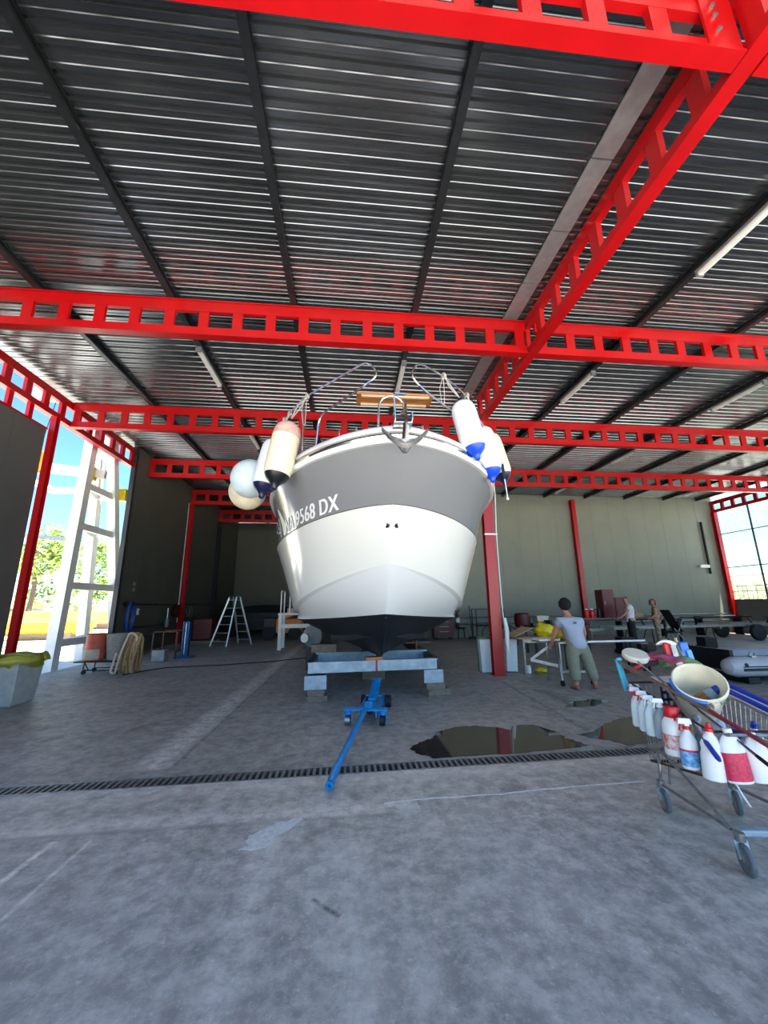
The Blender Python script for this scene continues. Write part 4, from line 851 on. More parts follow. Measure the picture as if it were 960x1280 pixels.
def person(label, J, face, girth, shirt, pants, hair, hair_pts, sleeve=.55, group=None, shoes=None, emblem=None):
    """J: joint positions in the world; body root mesh is the person, clothes and hair are children"""
    V = {k: Vector(p) for k, p in J.items()}; g = girth; F = Vector(face).normalized()
    side = F.cross(Vector((0, 0, 1))).normalized()
    head = V['head']; nk = V['neck']
    P = [V['pelvis'], V['waist'], V['chest'], nk, head+Vector((0, 0, -.07))+F*.01, head, head+Vector((0, 0, .075))-F*.01]
    Rr = [.105*g, .10*g, .115*g, .052, .066, .088, .062]
    E = [(i, i+1) for i in range(6)]
    def ad(p, r, par): P.append(Vector(p)); Rr.append(r); E.append((par, len(P)-1)); return len(P)-1
    hands = []
    for s in ('l', 'r'):
        a = ad(V['sh_'+s], .062*g, 2); c = ad(V['el_'+s], .042, a); d = ad(V['wr_'+s], .029, c); hd = ad(V['ha_'+s], .034, d); hands.append((V['wr_'+s], V['ha_'+s], s))
        a = ad(V['hip_'+s], .095*g, 0); c = ad(V['kn_'+s], .062, a); d = ad(V['an_'+s], .042, c); ad(V['to_'+s], .036, d)
    ch = [(P, Rr, E)]
    for w, h, s in hands:                                   # five fingers, each a short bent chain rooted in the palm
        d = (h-w).normalized(); sd = d.cross(F if abs(d.dot(F)) < .9 else Vector((0, 0, 1))).normalized(); pn = sd.cross(d)
        for k, L in enumerate((.062, .075, .08, .072)):
            b0 = h-d*.005+sd*(k-1.5)*.019; ch.append(line_chain([b0, b0+d*L*.5-pn*.008, b0+d*L*.8-pn*.026, b0+d*L*.95-pn*.046], [.0095, .009, .0085, .007]))
        b0 = w+d*.03+sd*.026; ch.append(line_chain([b0, b0+d*.03+sd*.022, b0+d*.058+sd*.026-pn*.012], [.011, .010, .008]))
    ch.append(line_chain([head+F*.075+Vector((0, 0, .012)), head+F*.098+Vector((0, 0, -.012)), head+F*.086+Vector((0, 0, -.026))], [.011, .014, .010]))     # nose
    for s in (-1, 1): ch.append(line_chain([head+side*s*.084+Vector((0, 0, .02)), head+side*s*.092, head+side*s*.084-Vector((0, 0, .024))], [.012, .014, .010]))
    body = skin_obj('person', ch, SKIN); tag(body, label, 'person', group)
    for s in (-1, 1):
        b = MB(); b.sphere(head+F*.083+side*s*.031+Vector((0, 0, .015)), .011, 10, 7); o = b.build('eye', mat('eye_dark', (36, 30, 28), .2), None, True); o.parent = body
    b = MB(); b.tube([head+F*.084+side*k*.022+Vector((0, 0, -.048)) for k in (-1, 0, 1)], .007, 6); o = b.build('mouth', mat('lips', (150, 84, 78), .5), None, True); o.parent = body
    # clothes
    P = [V['pelvis']+Vector((0, 0, -.11)), V['waist'], V['chest'], nk*.55+V['chest']*.45, V['pelvis']+Vector((0, 0, .02))]; Rr = [.146*g, .132*g, .138*g, .082, .146*g]; E = [(0, 4), (4, 1), (1, 2), (2, 3)]
    for s in ('l', 'r'):
        a = ad(V['sh_'+s], .082*g, 2); ad(V['sh_'+s].lerp(V['el_'+s], sleeve), .066*g, a)
    o = skin_obj('shirt', [(P, Rr, E)], shirt); o.parent = body
    P = [V['waist'].lerp(V['pelvis'], .2), V['pelvis']-Vector((0, 0, .01))]; Rr = [.112*g, .126*g]; E = [(0, 1)]
    for s in ('l', 'r'):
        a = ad(V['hip_'+s]-Vector((0, 0, .06)), .104*g, 1); c = ad(V['kn_'+s], .086*g, a); ad(V['an_'+s]+Vector((0, 0, .05)), .07*g, c)
    o = skin_obj('trousers', [(P, Rr, E)], pants); o.parent = body
    if hair_pts is curly:
        b = MB(); b.sphere((0, 0, 0), 1, 22, 16)
        b.v = [head-F*.035+Vector((0, 0, .035))+Vector((p.x*.118, p.y*.115, p.z*.125))*(1+.10*math.sin(p.x*17)*math.sin(p.y*15+1)*math.cos(p.z*16)) for p in b.v]; o = b.build('hair', hair, None, True)
    else: o = skin_obj('hair', hair_pts(head, F, side), hair, None, 2)
    o.parent = body
    for s in ('l', 'r'):
        a, t_ = V['an_'+s], V['to_'+s]; o = skin_obj('shoe', [line_chain([Vector((a.x, a.y, .045))-(t_-a).normalized()*.05, Vector((a.x, a.y, .05)), Vector((t_.x, t_.y, .036))], [.044, .05, .04])], shoes or BLACKR); o.parent = body
    if emblem: b = MB(); b.box(emblem, (.06, .006, .035)); o = b.build('shirt_emblem', mat('dark_print', (84, 90, 112), .8), None, label='small dark print between the shoulders'); o.parent = body
    return body
def curly(h, F, S): return [line_chain([h-F*.03+Vector((0, 0, -.09)), h-F*.035+Vector((0, 0, -.03)), h-F*.02+Vector((0, 0, .05)), h-F*.0+Vector((0, 0, .105))], [.08, .112, .122, .092])]+[line_chain([h+S*s*.085-F*.01+Vector((0, 0, .07)), h+S*s*.095-F*.03+Vector((0, 0, -.02))], [.045, .045]) for s in (-1, 1)]
def short(h, F, S): return [line_chain([h-F*.035+Vector((0, 0, -.04)), h-F*.03+Vector((0, 0, .03)), h-F*.008+Vector((0, 0, .085))], [.062, .082, .066])]
def long_(h, F, S): return [line_chain([h-F*.0+Vector((0, 0, .09)), h-F*.035+Vector((0, 0, .03)), h-F*.06+Vector((0, 0, -.08)), h-F*.08+Vector((0, 0, -.2))], [.07, .088, .075, .05])]+[line_chain([h+S*s*.06+Vector((0, 0, .07)), h+S*s*.085+Vector((0, 0, -.02)), h+S*s*.09+Vector((0, 0, -.14))], [.035, .032, .022]) for s in (-1, 1)]
person('woman seen from behind in grey blue T-shirt and olive trousers, leaning over a workbench',
       dict(pelvis=(4.36, 7.46, .80), waist=(4.345, 7.5, .97), chest=(4.33, 7.57, 1.17), neck=(4.315, 7.62, 1.38), head=(4.30, 7.66, 1.505),
            sh_l=(4.13, 7.58, 1.22), el_l=(4.05, 7.66, .99), wr_l=(4.04, 7.80, .80), ha_l=(4.04, 7.86, .75), sh_r=(4.52, 7.55, 1.21), el_r=(4.64, 7.62, .98), wr_r=(4.65, 7.74, .78), ha_r=(4.65, 7.79, .72),
            hip_l=(4.25, 7.46, .78), kn_l=(4.26, 7.47, .44), an_l=(4.26, 7.43, .08), to_l=(4.22, 7.60, .035), hip_r=(4.47, 7.46, .78), kn_r=(4.57, 7.49, .44), an_r=(4.64, 7.46, .08), to_r=(4.70, 7.62, .035)),
       (-.1, .96, -.2), 1.32, TEEB, PANTG, HAIRD, curly, .5, shoes=mat('dull_red_shoe', (150, 88, 80), .6), emblem=(4.33, 7.385, 1.20))
person('man in white T-shirt and dark trousers standing at the far workbench, hand on hip',
       dict(pelvis=(10.06, 13.6, .93), waist=(10.06, 13.6, 1.08), chest=(10.04, 13.6, 1.30), neck=(9.99, 13.59, 1.50), head=(9.94, 13.58, 1.645),
            sh_l=(9.98, 13.42, 1.40), el_l=(9.78, 13.42, 1.17), wr_l=(9.62, 13.5, 1.02), ha_l=(9.56, 13.53, 1.0), sh_r=(10.18, 13.74, 1.40), el_r=(10.42, 13.72, 1.2), wr_r=(10.22, 13.5, 1.05), ha_r=(10.17, 13.45, 1.03),
            hip_l=(10.03, 13.50, .90), kn_l=(10.0, 13.46, .50), an_l=(10.02, 13.44, .08), to_l=(9.86, 13.42, .035), hip_r=(10.10, 13.7, .90), kn_r=(10.12, 13.74, .50), an_r=(10.16, 13.76, .08), to_r=(10.0, 13.76, .035)),
       (-.9, -.3, -.25), 1.12, TEEW, PANTD, HAIRD, short, .55)
person('long haired woman in a patterned top, right of the man at the bench',
       dict(pelvis=(11.22, 13.8, .88), waist=(11.22, 13.8, 1.02), chest=(11.2, 13.78, 1.22), neck=(11.16, 13.77, 1.42), head=(11.12, 13.75, 1.56),
            sh_l=(11.10, 13.64, 1.33), el_l=(11.02, 13.56, 1.09), wr_l=(10.88, 13.6, .98), ha_l=(10.82, 13.62, .97), sh_r=(11.32, 13.92, 1.33), el_r=(11.40, 13.86, 1.08), wr_r=(11.3, 13.66, .98), ha_r=(11.26, 13.61, .97),
            hip_l=(11.16, 13.72, .86), kn_l=(11.12, 13.68, .47), an_l=(11.14, 13.68, .08), to_l=(11.02, 13.6, .035), hip_r=(11.28, 13.9, .86), kn_r=(11.28, 13.88, .47), an_r=(11.32, 13.92, .08), to_r=(11.2, 13.84, .035)),
       (-.75, -.65, -.05), 1.0, FLORAL, FLORAL, HAIRB, long_, .12)

# ------------------------------------------------------------------ work area right of the column
def legs4(t, x0, x1, y0, y1, z, m, r=.02):
    for x in (x0, x1):
        for y in (y0, y1): b = MB(); b.bx(x-r, x+r, y-r, y+r, 0, z); b.build('leg', m, t)
def table(name, label, x0, x1, y0, y1, z, top, leg, th=.03, cat='table', r=.02):
    t = thing(name, label, cat, ((x0+x1)/2, (y0+y1)/2, 0)); b = MB(); b.bx(x0, x1, y0, y1, z-th, z); b.build('top', top, t, bevel=.004); legs4(t, x0+.04, x1-.04, y0+.04, y1-.04, z-th, leg, r)
    b = MB(); b.bx(x0+.04, x1-.04, y0+.03, y0+.05, z-th-.06, z-th); b.build('apron', leg, t); return t
for lb, x, y, ry in (('white foam block leaning behind the red column, left of it', 3.27, 9.52, -.03), ('white foam block standing right of the red column', 3.86, 9.52, .05)):
    b = MB(); b.box((0, 0, .37), (.26, .2, .72)); o = b.build('foam_block', FOAM, None, bevel=.01); o.location = (x, y, .01); o.rotation_euler = (0, ry, 0); tag(o, lb, 'block')
b = MB(); b.bx(3.2, 3.4, 9.72, 9.9, 0, .78); tag(b.build('mat_roll', GREENC, None, bevel=.01), 'olive mat standing behind the left white foam block', 'mat')
tb = table('work_table', 'thin legged table heaped with cardboard, right of the red column', 4.02, 4.95, 9.1, 9.8, .77, PLY, ZINC, r=.015)
def board(label, c, d, rz, ry=0, m=CARD, name='cardboard_sheet', cat='cardboard'):
    b = MB(); b.box((0, 0, 0), d); o = b.build(name, m, None, bevel=.003); o.location = c; o.rotation_euler = (0, ry, rz); tag(o, label, cat)
board('torn cardboard sheet on the left end of the table, tilted up', (4.06, 9.35, .915), (.6, .4, .012), .3, -.3)
board('cardboard sheet in the middle of the table, pointing up at its left end', (4.45, 9.62, .90), (.6, .3, .012), -.15, .28)
board('flat cardboard sheet lying under the other two on the table', (4.35, 9.4, .785), (.95, .5, .014), .1)
def blob(name, label, c, sc, m, cat, seed=0, lab=None):
    b = MB(); b.sphere((0, 0, 0), 1, 18, 12); rr = random.Random(seed)
    for i, p in enumerate(b.v):
        f = 1+.16*math.sin(p.x*5+seed)*math.cos(p.y*4.3+seed*2)+.1*math.sin(p.z*7+p.x*3+seed); b.v[i] = Vector((p.x*sc[0]*f, p.y*sc[1]*f, max(-.82, p.z*f)*sc[2]))+Vector(c)
    o = b.build(name, m, None, True); tag(o, label, cat); return o
blob('bag', 'bright yellow bag on the right end of the cardboard table', (4.72, 9.42, .93), (.24, .18, .17), YELL, 'bag', 3)
blob('bag', 'smaller yellow bag beside the leaning woman, on the workbench', (4.35, 8.0, .955), (.17, .12, .10), YELL, 'bag', 5)
blob('cloth', 'small yellow cloth lying on the floor under the cardboard table', (4.52, 9.3, .05), (.17, .12, .06), YELL, 'cloth', 9)
t = thing('jar', 'small white jar on the floor under the cardboard table', 'jar', (4.2, 9.3, 0)); b = MB(); b.lathe([(.05, 0), (.055, .02), (.055, .12), (.04, .14)], (4.2, 9.3, 0)); b.build('body', WHITE, t, True); b = MB(); b.lathe([(.045, .14), (.045, .17), (.001, .17)], (4.2, 9.3, 0)); b.build('lid', WHITE, t, True)
wb = thing('workbench', 'folding sawhorse workbench with a white slab, in front of the leaning woman', 'workbench', (4.3, 8.0, 0))
b = MB(); b.bx(3.85, 4.85, 7.88, 8.25, .80, .835); b.build('top', WOODG, wb); b = MB(); b.bx(3.82, 4.25, 7.85, 8.2, .836, .87); b.build('white_slab', WHITE, wb, bevel=.006, label='white slab on the left end')
for x in (4.18, 4.8):
    b = MB(); b.bar((x, 7.92, .80), (x, 7.8, .1), .035, .035); b.bar((x, 8.2, .80), (x, 8.35, .02), .035, .035); b.build('leg_pair', ZINC, wb)
    b = MB(); b.cyl((x-.02, 7.79, .055), (x+.02, 7.79, .055), .055, n=14); b.build('wheel', BLACKR, wb, True)
b = MB(); b.bar((4.18, 7.88, .36), (3.72, 8.1, .46), .03, .06); b.bar((3.72, 8.1, .46), (4.15, 7.95, .79), .03, .05); b.build('side_arm', ZINC, wb)
b = MB(); b.bar((4.18, 7.86, .25), (4.8, 7.86, .25), .03, .04); b.build('stretcher', ZINC, wb)
b = MB(); b.bar((4.68, 7.72, .72), (4.74, 7.74, .52), .06, .03, (0, 1, 0)); tag(b.build('paper', FOAM, None), 'white folded sheet held in the right hand of the leaning woman', 'paper')
# sawhorses with long white tube, far benches
for x in (5.4, 7.0): table('trestle', 'low dark trestle under the %s end of the long white tube' % ('left' if x < 6 else 'right'), x-.1, x+.1, 9.1, 9.7, .63, WOODG, DKMET, cat='trestle')
b = MB(); b.cyl((4.95, 9.3, .655), (7.2, 9.35, .655), .026, n=10); tag(b.build('tube', WHITE, None, True), 'long white tube lying on two low trestles behind the cart', 'tube')
wbn = table('workbench', 'long dark workbench along the back wall behind the three people', 8.1, 12.6, 14.33, 15.1, .98, WOODG, DKMET, .05, 'workbench', .035)
cb = thing('cabinet', 'tall maroon cabinet standing on the far workbench', 'cabinet', (9.9, 14.55, .98)); b = MB(); b.bx(9.62, 10.08, 14.35, 14.8, .98, 2.02); b.build('body', MAROON, cb, bevel=.01); b = MB(); b.bx(9.64, 10.06, 14.335, 14.35, 1.0, 2.0); o = b.build('door', MAROON, cb, bevel=.005); b = MB(); b.cyl((9.68, 14.32, 1.45), (9.68, 14.32, 1.58), .012, n=8); b.build('handle', ZINC, o)
cb = thing('cabinet', 'shorter maroon cabinet right of the tall one, beside the standing man', 'cabinet', (10.3, 14.55, .98)); b = MB(); b.bx(10.09, 10.5, 14.35, 14.8, .98, 1.72); b.build('body', MAROON, cb, bevel=.01); b = MB(); b.bx(10.11, 10.48, 14.335, 14.35, 1.0, 1.70); b.build('door', MAROON, cb, bevel=.005)
for k, x in enumerate((9.0, 9.22)):
    t = thing('canister', 'red canister on the far workbench, %s of two' % ('left' if k == 0 else 'right'), 'canister', (x, 14.5, .98)); b = MB(); b.lathe([(.09, 0), (.095, .02), (.095, .26), (.06, .3)], (x, 14.5, .98)); b.build('body', REDP, t, True); b = MB(); b.lathe([(.05, .3), (.05, .34), (.001, .34)], (x, 14.5, .98)); b.build('cap', WHITE, t, True)
t = thing('jug', 'black handled jug on the far workbench left of the tall cabinet', 'jug', (9.5, 14.5, .98)); b = MB(); b.lathe([(.08, 0), (.09, .03), (.08, .3), (.05, .36)], (9.5, 14.5, .98)); b.build('body', DKMET, t, True); b = MB(); b.tube(rnd([(9.43, 14.5, 1.08), (9.34, 14.5, 1.08), (9.34, 14.5, 1.3), (9.44, 14.5, 1.3)], .05), .014, 6); b.build('handle', BLACKR, t, True)
t = thing('folding_chair', 'black folding chair with reclined back right of the long haired woman', 'chair', (12.0, 14.0, 0))
b = MB(); b.bar((11.75, 14, .45), (12.2, 14, .50), .45, .03, (0, 0, 1)); b.build('seat', BLACKR, t); b = MB(); b.bar((12.15, 14, .5), (11.75, 14, 1.25), .45, .025, (1, 0, 0)); b.build('backrest', BLACKR, t)
for y in (13.8, 14.2):
    b = MB(); b.bar((11.7, y, .0), (12.25, y, .9), .03, .03); b.build('leg', ZINC, t); b = MB(); b.bar((12.35, y, 0), (11.85, y, .6), .03, .03); b.build('leg', ZINC, t)
board('flat cardboard box on the far workbench behind the man', (10.85, 14.5, 1.06), (.6, .4, .14), .1)
t = table('workbench', 'dark steel bench behind the leaning woman, heaped with tools', 5.8, 7.6, 12.2, 12.9, .86, DKMET, DKMET, .05, 'workbench', .03)
for k in range(7): b = MB(); x = 5.95+k*.24; b.box((x, 12.5, .86+.04+.02*(k % 3)), (.16, .22, .08+.04*(k % 3)), Matrix.Rotation(.3*k, 3, 'Z')); o = b.build('tool_box', (DKMET, RUST, BLACKR, TARP)[k % 4], None, bevel=.01); tag(o, '%s tool case on the dark steel bench, number %s from the left' % (('dark grey', 'rusty', 'black', 'grey')[k % 4], ('first', 'second', 'third', 'fourth', 'fifth', 'sixth', 'seventh')[k]), 'tool case', 'tool cases on the dark steel bench')
t = thing('crate', 'pale plastic crate standing against the cream wall above the cardboard table', 'crate', (7.7, 15.5, .0)); b = MB(); b.bx(7.45, 7.9, 15.3, 15.7, .62, 1.02); b.build('shell', OFFW, t, bevel=.02); b = MB(); b.bx(7.43, 7.92, 15.28, 15.72, 1.0, 1.05); b.build('rim', OFFW, t)
table('side_table', 'low table under the pale plastic crate by the cream wall', 6.5, 8.2, 15.2, 15.9, .62, WOODG, DKMET)
t = thing('armchair', 'brown round backed chair by the cream wall left of the pale crate', 'chair', (6.95, 15.5, 0))
b = MB(); b.bx(6.7, 7.2, 15.3, 15.75, .63, .72); b.build('seat', MAROON, t, bevel=.02); b = MB(); b.lathe([(.30, 0), (.32, .2), (.28, .42), (.24, .45), (.2, .42), (.24, .2), (.22, .02)], (6.95, 15.58, .72), n=20); b.build('backrest', MAROON, t, True)
t = thing('bicycle', 'dark bicycle leaning near the wall left of the brown chair', 'bicycle', (6.3, 16.6, 0))
for x in (5.95, 6.75): b = MB(); b.torus((x, 16.6, .33), .32, .018, (0, 1, 0), 26, 6); o = b.build('wheel', BLACKR, t, True)
b = MB(); b.tube([(5.95, 16.6, .33), (6.15, 16.6, .8), (6.6, 16.6, .8), (6.35, 16.6, .32), (6.15, 16.6, .8)], .018, 6); b.tube([(6.6, 16.6, .8), (6.75, 16.6, .33)], .018, 6); b.tube([(5.95, 16.6, .33), (6.35, 16.6, .32)], .018, 6); b.build('frame', DKMET, t, True)
b = MB(); b.tube([(6.45, 16.5, 1.0), (6.6, 16.6, .98), (6.45, 16.7, 1.0)], .014, 6); b.tube([(6.6, 16.6, .8), (6.6, 16.6, .98)], .014, 6); b.build('handlebar', ZINC, t, True); b = MB(); b.box((6.12, 16.6, .9), (.24, .12, .05)); b.build('saddle', BLACKR, t, bevel=.02)
t = thing('tool_chest', 'dark red tool chest beside the boat, behind the black hull bottom', 'chest', (4.4, 18.0, 0)); b = MB(); b.bx(3.85, 4.75, 17.75, 18.3, .12, 1.3); b.build('body', MAROON, t, bevel=.01)
for k in range(5): b = MB(); b.bx(3.9, 4.7, 17.735, 17.75, .2+k*.21, .38+k*.21); o = b.build('drawer', MAROON, t, bevel=.004); b = MB(); b.bx(4.1, 4.5, 17.715, 17.735, .35+k*.21, .365+k*.21); b.build('handle', ZINC, o)
for x in (3.95, 4.65):
    for y in (17.85, 18.2): b = MB(); b.cyl((x-.02, y, .06), (x+.02, y, .06), .06, n=12); b.build('caster', BLACKR, t, True)
t = thing('fire_extinguisher', 'small dark fire extinguisher with white label by the back wall right of the hull', 'extinguisher', (5.12, 18.45, .45)); b = MB(); b.lathe([(.08, 0), (.09, .03), (.09, .5), (.05, .6), (.03, .66)], (5.12, 18.45, .5)); b.build('cylinder', MAROON, t, True); b = MB(); b.lathe([(.0915, .2), (.0915, .42)], (5.12, 18.45, .5), n=20); b.f = b.f[:-2]; b.build('label', WHITE, t, True); b = MB(); b.torus((5.12, 18.43, 1.24), .08, .02, (0, 1, 0), 14, 6); b.bx(5.09, 5.15, 18.42, 18.48, 1.14, 1.2); b.build('valve', BLACKR, t, True)
t = thing('stool', 'round topped black stool under the fire extinguisher', 'stool', (5.2, 18.2, 0)); b = MB(); b.lathe([(.2, .44), (.22, .46), (.2, .5), (.001, .5)], (5.2, 18.2, 0)); b.build('seat', BLACKR, t, True)
for k in range(4): a = k*math.pi/2+.6; b = MB(); b.cyl((5.2+.15*math.cos(a), 18.2+.15*math.sin(a), .45), (5.2+.22*math.cos(a), 18.2+.22*math.sin(a), 0), .014, n=8); b.build('leg', DKMET, t, True)
t = thing('broom', 'dark broom standing upright against the back wall', 'broom', (5.6, 17.9, 0)); b = MB(); b.cyl((5.62, 17.9, .1), (5.56, 18.0, 1.45), .02, n=8); b.build('handle', DKMET, t, True); b = MB(); b.box((5.62, 17.9, .06), (.4, .12, .12), None, .8); b.build('head', BLACKR, t)
t = thing('rack', 'thin dark steel rack frame left of the red column, by the back wall', 'rack', (6.1, 18.0, 0))
for x in (5.8, 7.1):
    for y in (17.8, 18.4): b = MB(); b.bx(x-.02, x+.02, y-.02, y+.02, 0, 1.3); b.build('upright', DKMET, t)
for z in (.55, 1.28): b = MB(); b.bx(5.78, 7.12, 17.78, 17.82, z, z+.03); b.bx(5.78, 7.12, 18.38, 18.42, z, z+.03); b.build('shelf_rail', DKMET, t)
b = MB(); b.cyl((5, 18.66, .92), (19.2, 18.66, .92), .03, n=8); b.cyl((5, 18.66, .62), (19.2, 18.66, .62), .03, n=8); struct(b.build('trim_2', ZINC, None, True))
t = thing('junction_box', 'small white box on the cream wall near the glazed corner', 'box', (18.1, 18.6, 3)); b = MB(); b.bx(18.0, 18.5, 18.55, 18.7, 3.2, 3.35); b.build('case', WHITE, t, bevel=.01); b = MB(); b.bx(18.52, 18.58, 18.6, 18.7, 2.9, 5.6); b.build('duct', DKMET, t)
# boat trailer at the right
tr_ = thing('boat_trailer', 'long low empty boat trailer in front of the back wall at the right', 'trailer', (15, 16, 0))
for y in (15.1, 16.3): b = MB(); b.bar((10.6, y+.3*(y < 16), .52), (18.6, y, .62), .07, .1); b.build('rail', ZINC, tr_)
for x in (11.5, 13.2, 15, 16.8, 18.4): b = MB(); b.bx(x-.04, x+.04, 15.1, 16.3, .46, .54); b.build('cross_member', ZINC, tr_)
for y in (14.92, 16.5): b = MB(); b.lathe([(.12, -.09), (.29, -.09), (.32, -.06), (.32, .06), (.29, .09), (.12, .09)], (16.4, y, .32), (0, 1, 0), 22); o = b.build('wheel', BLACKR, tr_, True); h = MB(); h.lathe([(.001, -.07), (.16, -.07), (.16, .07), (.001, .07)], (16.4, y, .32), (0, 1, 0), 16); h.build('hub', ZINC, o, True)
for x in (12.4, 14.2, 17.4): b = MB(); b.bar((x, 15.4, .6), (x, 15.25, .86), .05, .05); b.bar((x, 16.0, .6), (x, 16.15, .86), .05, .05); b.bx(x-.15, x+.15, 15.15, 15.3, .85, .9); b.bx(x-.15, x+.15, 16.1, 16.25, .85, .9); b.build('bunk_support', DKMET, tr_)
b = MB(); b.bar((10.6, 15.75, .5), (9.8, 15.75, .45), .1, .1); b.tube([(9.9, 15.75, .45), (9.9, 15.75, .05)], .03, 8); b.build('drawbar', ZINC, tr_)
t2 = thing('storage_rack', 'low rack of steel rails along the back wall behind the trailer', 'rack', (15, 17.6, 0))
for z in (.45, .78): b = MB(); b.bx(12.3, 18.9, 17.5, 17.56, z, z+.05); b.build('rail', DKMET, t2)
for x in (12.5, 14.5, 16.5, 18.5): b = MB(); b.bx(x-.03, x+.03, 17.5, 17.9, 0, .85); b.build('upright', DKMET, t2)
board('white board lying on top of the low rack near the corner post', (17.9, 17.7, .87), (.9, .3, .03), .1, 0, WHITE, 'board', 'board')
for k, (x, y) in enumerate(((8.6, 12.0), (11.9, 12.6), (9.4, 12.2))):
    t = thing('machine', ('dark motor block on the floor in front of the man', 'small black box on the floor right of the man', 'dark compressor with hoses near the bench')[k], 'machine', (x, y, 0)); b = MB(); b.bx(x-.22, x+.22, y-.18, y+.18, .06, .5-.1*k); b.build('body', (DKMET, BLACKR, RUST)[k], t, bevel=.03); b = MB(); b.cyl((x-.15, y-.25, .07), (x-.15, y+.25, .07), .07, n=12); b.build('wheels', BLACKR, t, True); b = MB(); b.tube([(x, y, .45), (x+.1, y, .7), (x+.3, y, .7), (x+.34, y, .1)], .018, 6); b.build('hose', BLACKR, t, True)
# dinghy tube at the right edge
dg_ = thing('inflatable_dinghy', 'light grey inflatable dinghy at the right edge behind the cart', 'dinghy', (8.6, 7.7, 0))
DGY = mat('dinghy_grey', (176, 178, 182), .45, var=.04)
for y in (7.55, 8.9): b = MB(); b.tube([(7.40, y, .31), (7.46, y, .31), (7.62, y, .31), (10.6, y, .31), (10.9, y+(.3 if y < 8 else -.3), .38)], [.05, .14, .19, .19, .17], 20); o = b.build('side_tube', DGY, dg_, True); h = MB(); h.bx(7.62, 10.6, y-.197, y-.185, .25, .30); h.bx(7.62, 10.6, y-.2, y-.19, .32, .34); h.build('rub_strip', DKMET, o)
b = MB(); b.bx(7.75, 10.6, 7.6, 8.85, .18, .24); b.build('floor_board', TARP, dg_); b = MB(); b.bx(7.72, 7.80, 7.7, 8.75, .2, .6); b.build('transom_board', DKMET, dg_)
for x in (8.0, 8.45): b = MB(); b.torus((x, 7.5, .52), .06, .014, (0, 1, 0), 14, 6); b.bx(x-.06, x+.06, 7.46, 7.56, .48, .51); b.build('grab_ring', ZINC, dg_, True)
b = MB(); b.lathe([(.04, 0), (.035, .012), (.001, .014)], (7.7, 7.37, .36), (0, -1, .2), 14); b.build('valve', BLACKR, dg_, True)
for x in (7.9, 10.2): block((x, 8.2, .06), (.25, 1.5, .115), 0, 'dark bearer under the grey dinghy, %s end' % ('left' if x < 9 else 'right'), DKMET)

# ------------------------------------------------------------------ left bay things
def ladder_side(t, p0, p1, q0, q1, n):
    a0, a1, c0, c1 = map(Vector, (p0, p1, q0, q1))
    for a, c in ((a0, a1), (c0, c1)): b = MB(); b.bar(a, c, .045, .06); b.build('stile', mat('aluminium', (196, 198, 196), .35, .6), t)
    for k in range(n): u = (k+.6)/n; b = MB(); b.bar(a0.lerp(a1, u), c0.lerp(c1, u), .035, .03); b.build('rung', MC['aluminium'], t)
ld = thing('step_ladder', 'aluminium double step ladder standing open in the dark left bay', 'ladder', (-4.8, 17.2, 0))
ladder_side(ld, (-5.45, 17.1, 0), (-4.82, 17.1, 1.93), (-4.72, 16.75, 0), (-4.5, 16.95, 1.93), 6); ladder_side(ld, (-4.55, 17.9, 0), (-4.72, 17.25, 1.93), (-3.95, 17.6, 0), (-4.42, 17.1, 1.93), 6)
for x in (-4.78, -4.46): b = MB(); b.cyl((x, 16.95, 1.92), (x, 17.25, 1.92), .04, n=10); b.build('hinge', DKMET, ld)
st = thing('boarding_steps', 'white steel boarding steps with handrail beside the boat bottom', 'steps', (-2, 15.4, 0))
for x in (-2.42, -.9):
    for y in (15.2, 16.0): b = MB(); b.bx(x-.06, x+.06, y-.06, y+.06, 0, 1.22); b.build('leg', CAST, st)
b = MB(); b.bx(-2.5, -.8, 15.14, 16.06, 1.22, 1.29); b.build('platform', CAST, st); b = MB(); b.bx(-2.36, -.9, 15.16, 15.24, .76, .9); b.build('lower_step', CAST, st)
b = MB(); b.tube(rnd([(-2.42, 15.2, 1.29), (-2.42, 15.2, 2.1), (-2.42, 16.0, 2.1), (-2.42, 16.0, 1.29)], .1), .025, 8); b.tube(rnd([(-2.1, 15.2, 1.29), (-2.1, 15.2, 2.05), (-.9, 15.2, 2.05), (-.9, 15.2, 1.29)], .1), .025, 8); b.build('handrail', CAST, st, True)
b = MB(); b.bx(-2.2, -1.85, 15.3, 15.6, 1.292, 1.46); tag(b.build('box', CARD, None, bevel=.008), 'small pale brown box on the white boarding steps', 'box')
dm = thing('drum', 'tarp covered grey drum with a white round end, under the boat on the left', 'drum', (-.75, 10.6, 0)); b = MB(); b.lathe([(.2, -.35), (.27, -.33), (.27, .33), (.2, .35)], (-.72, 10.7, .82), (.45, 1, 0), 18); b.build('body', TARP, dm, True)
b = MB(); b.lathe([(.001, .0), (.11, 0), (.11, .05), (.001, .06)], (-1.02, 10.36, .78), (-.5, -1, .1), 18); b.build('white_end', WHITE, dm, True)
for y in (10.45, 11.0): b = MB(); b.bx(-1.0, -.4, y, y+.06, 0, .6); b.build('stand', DKMET, dm)
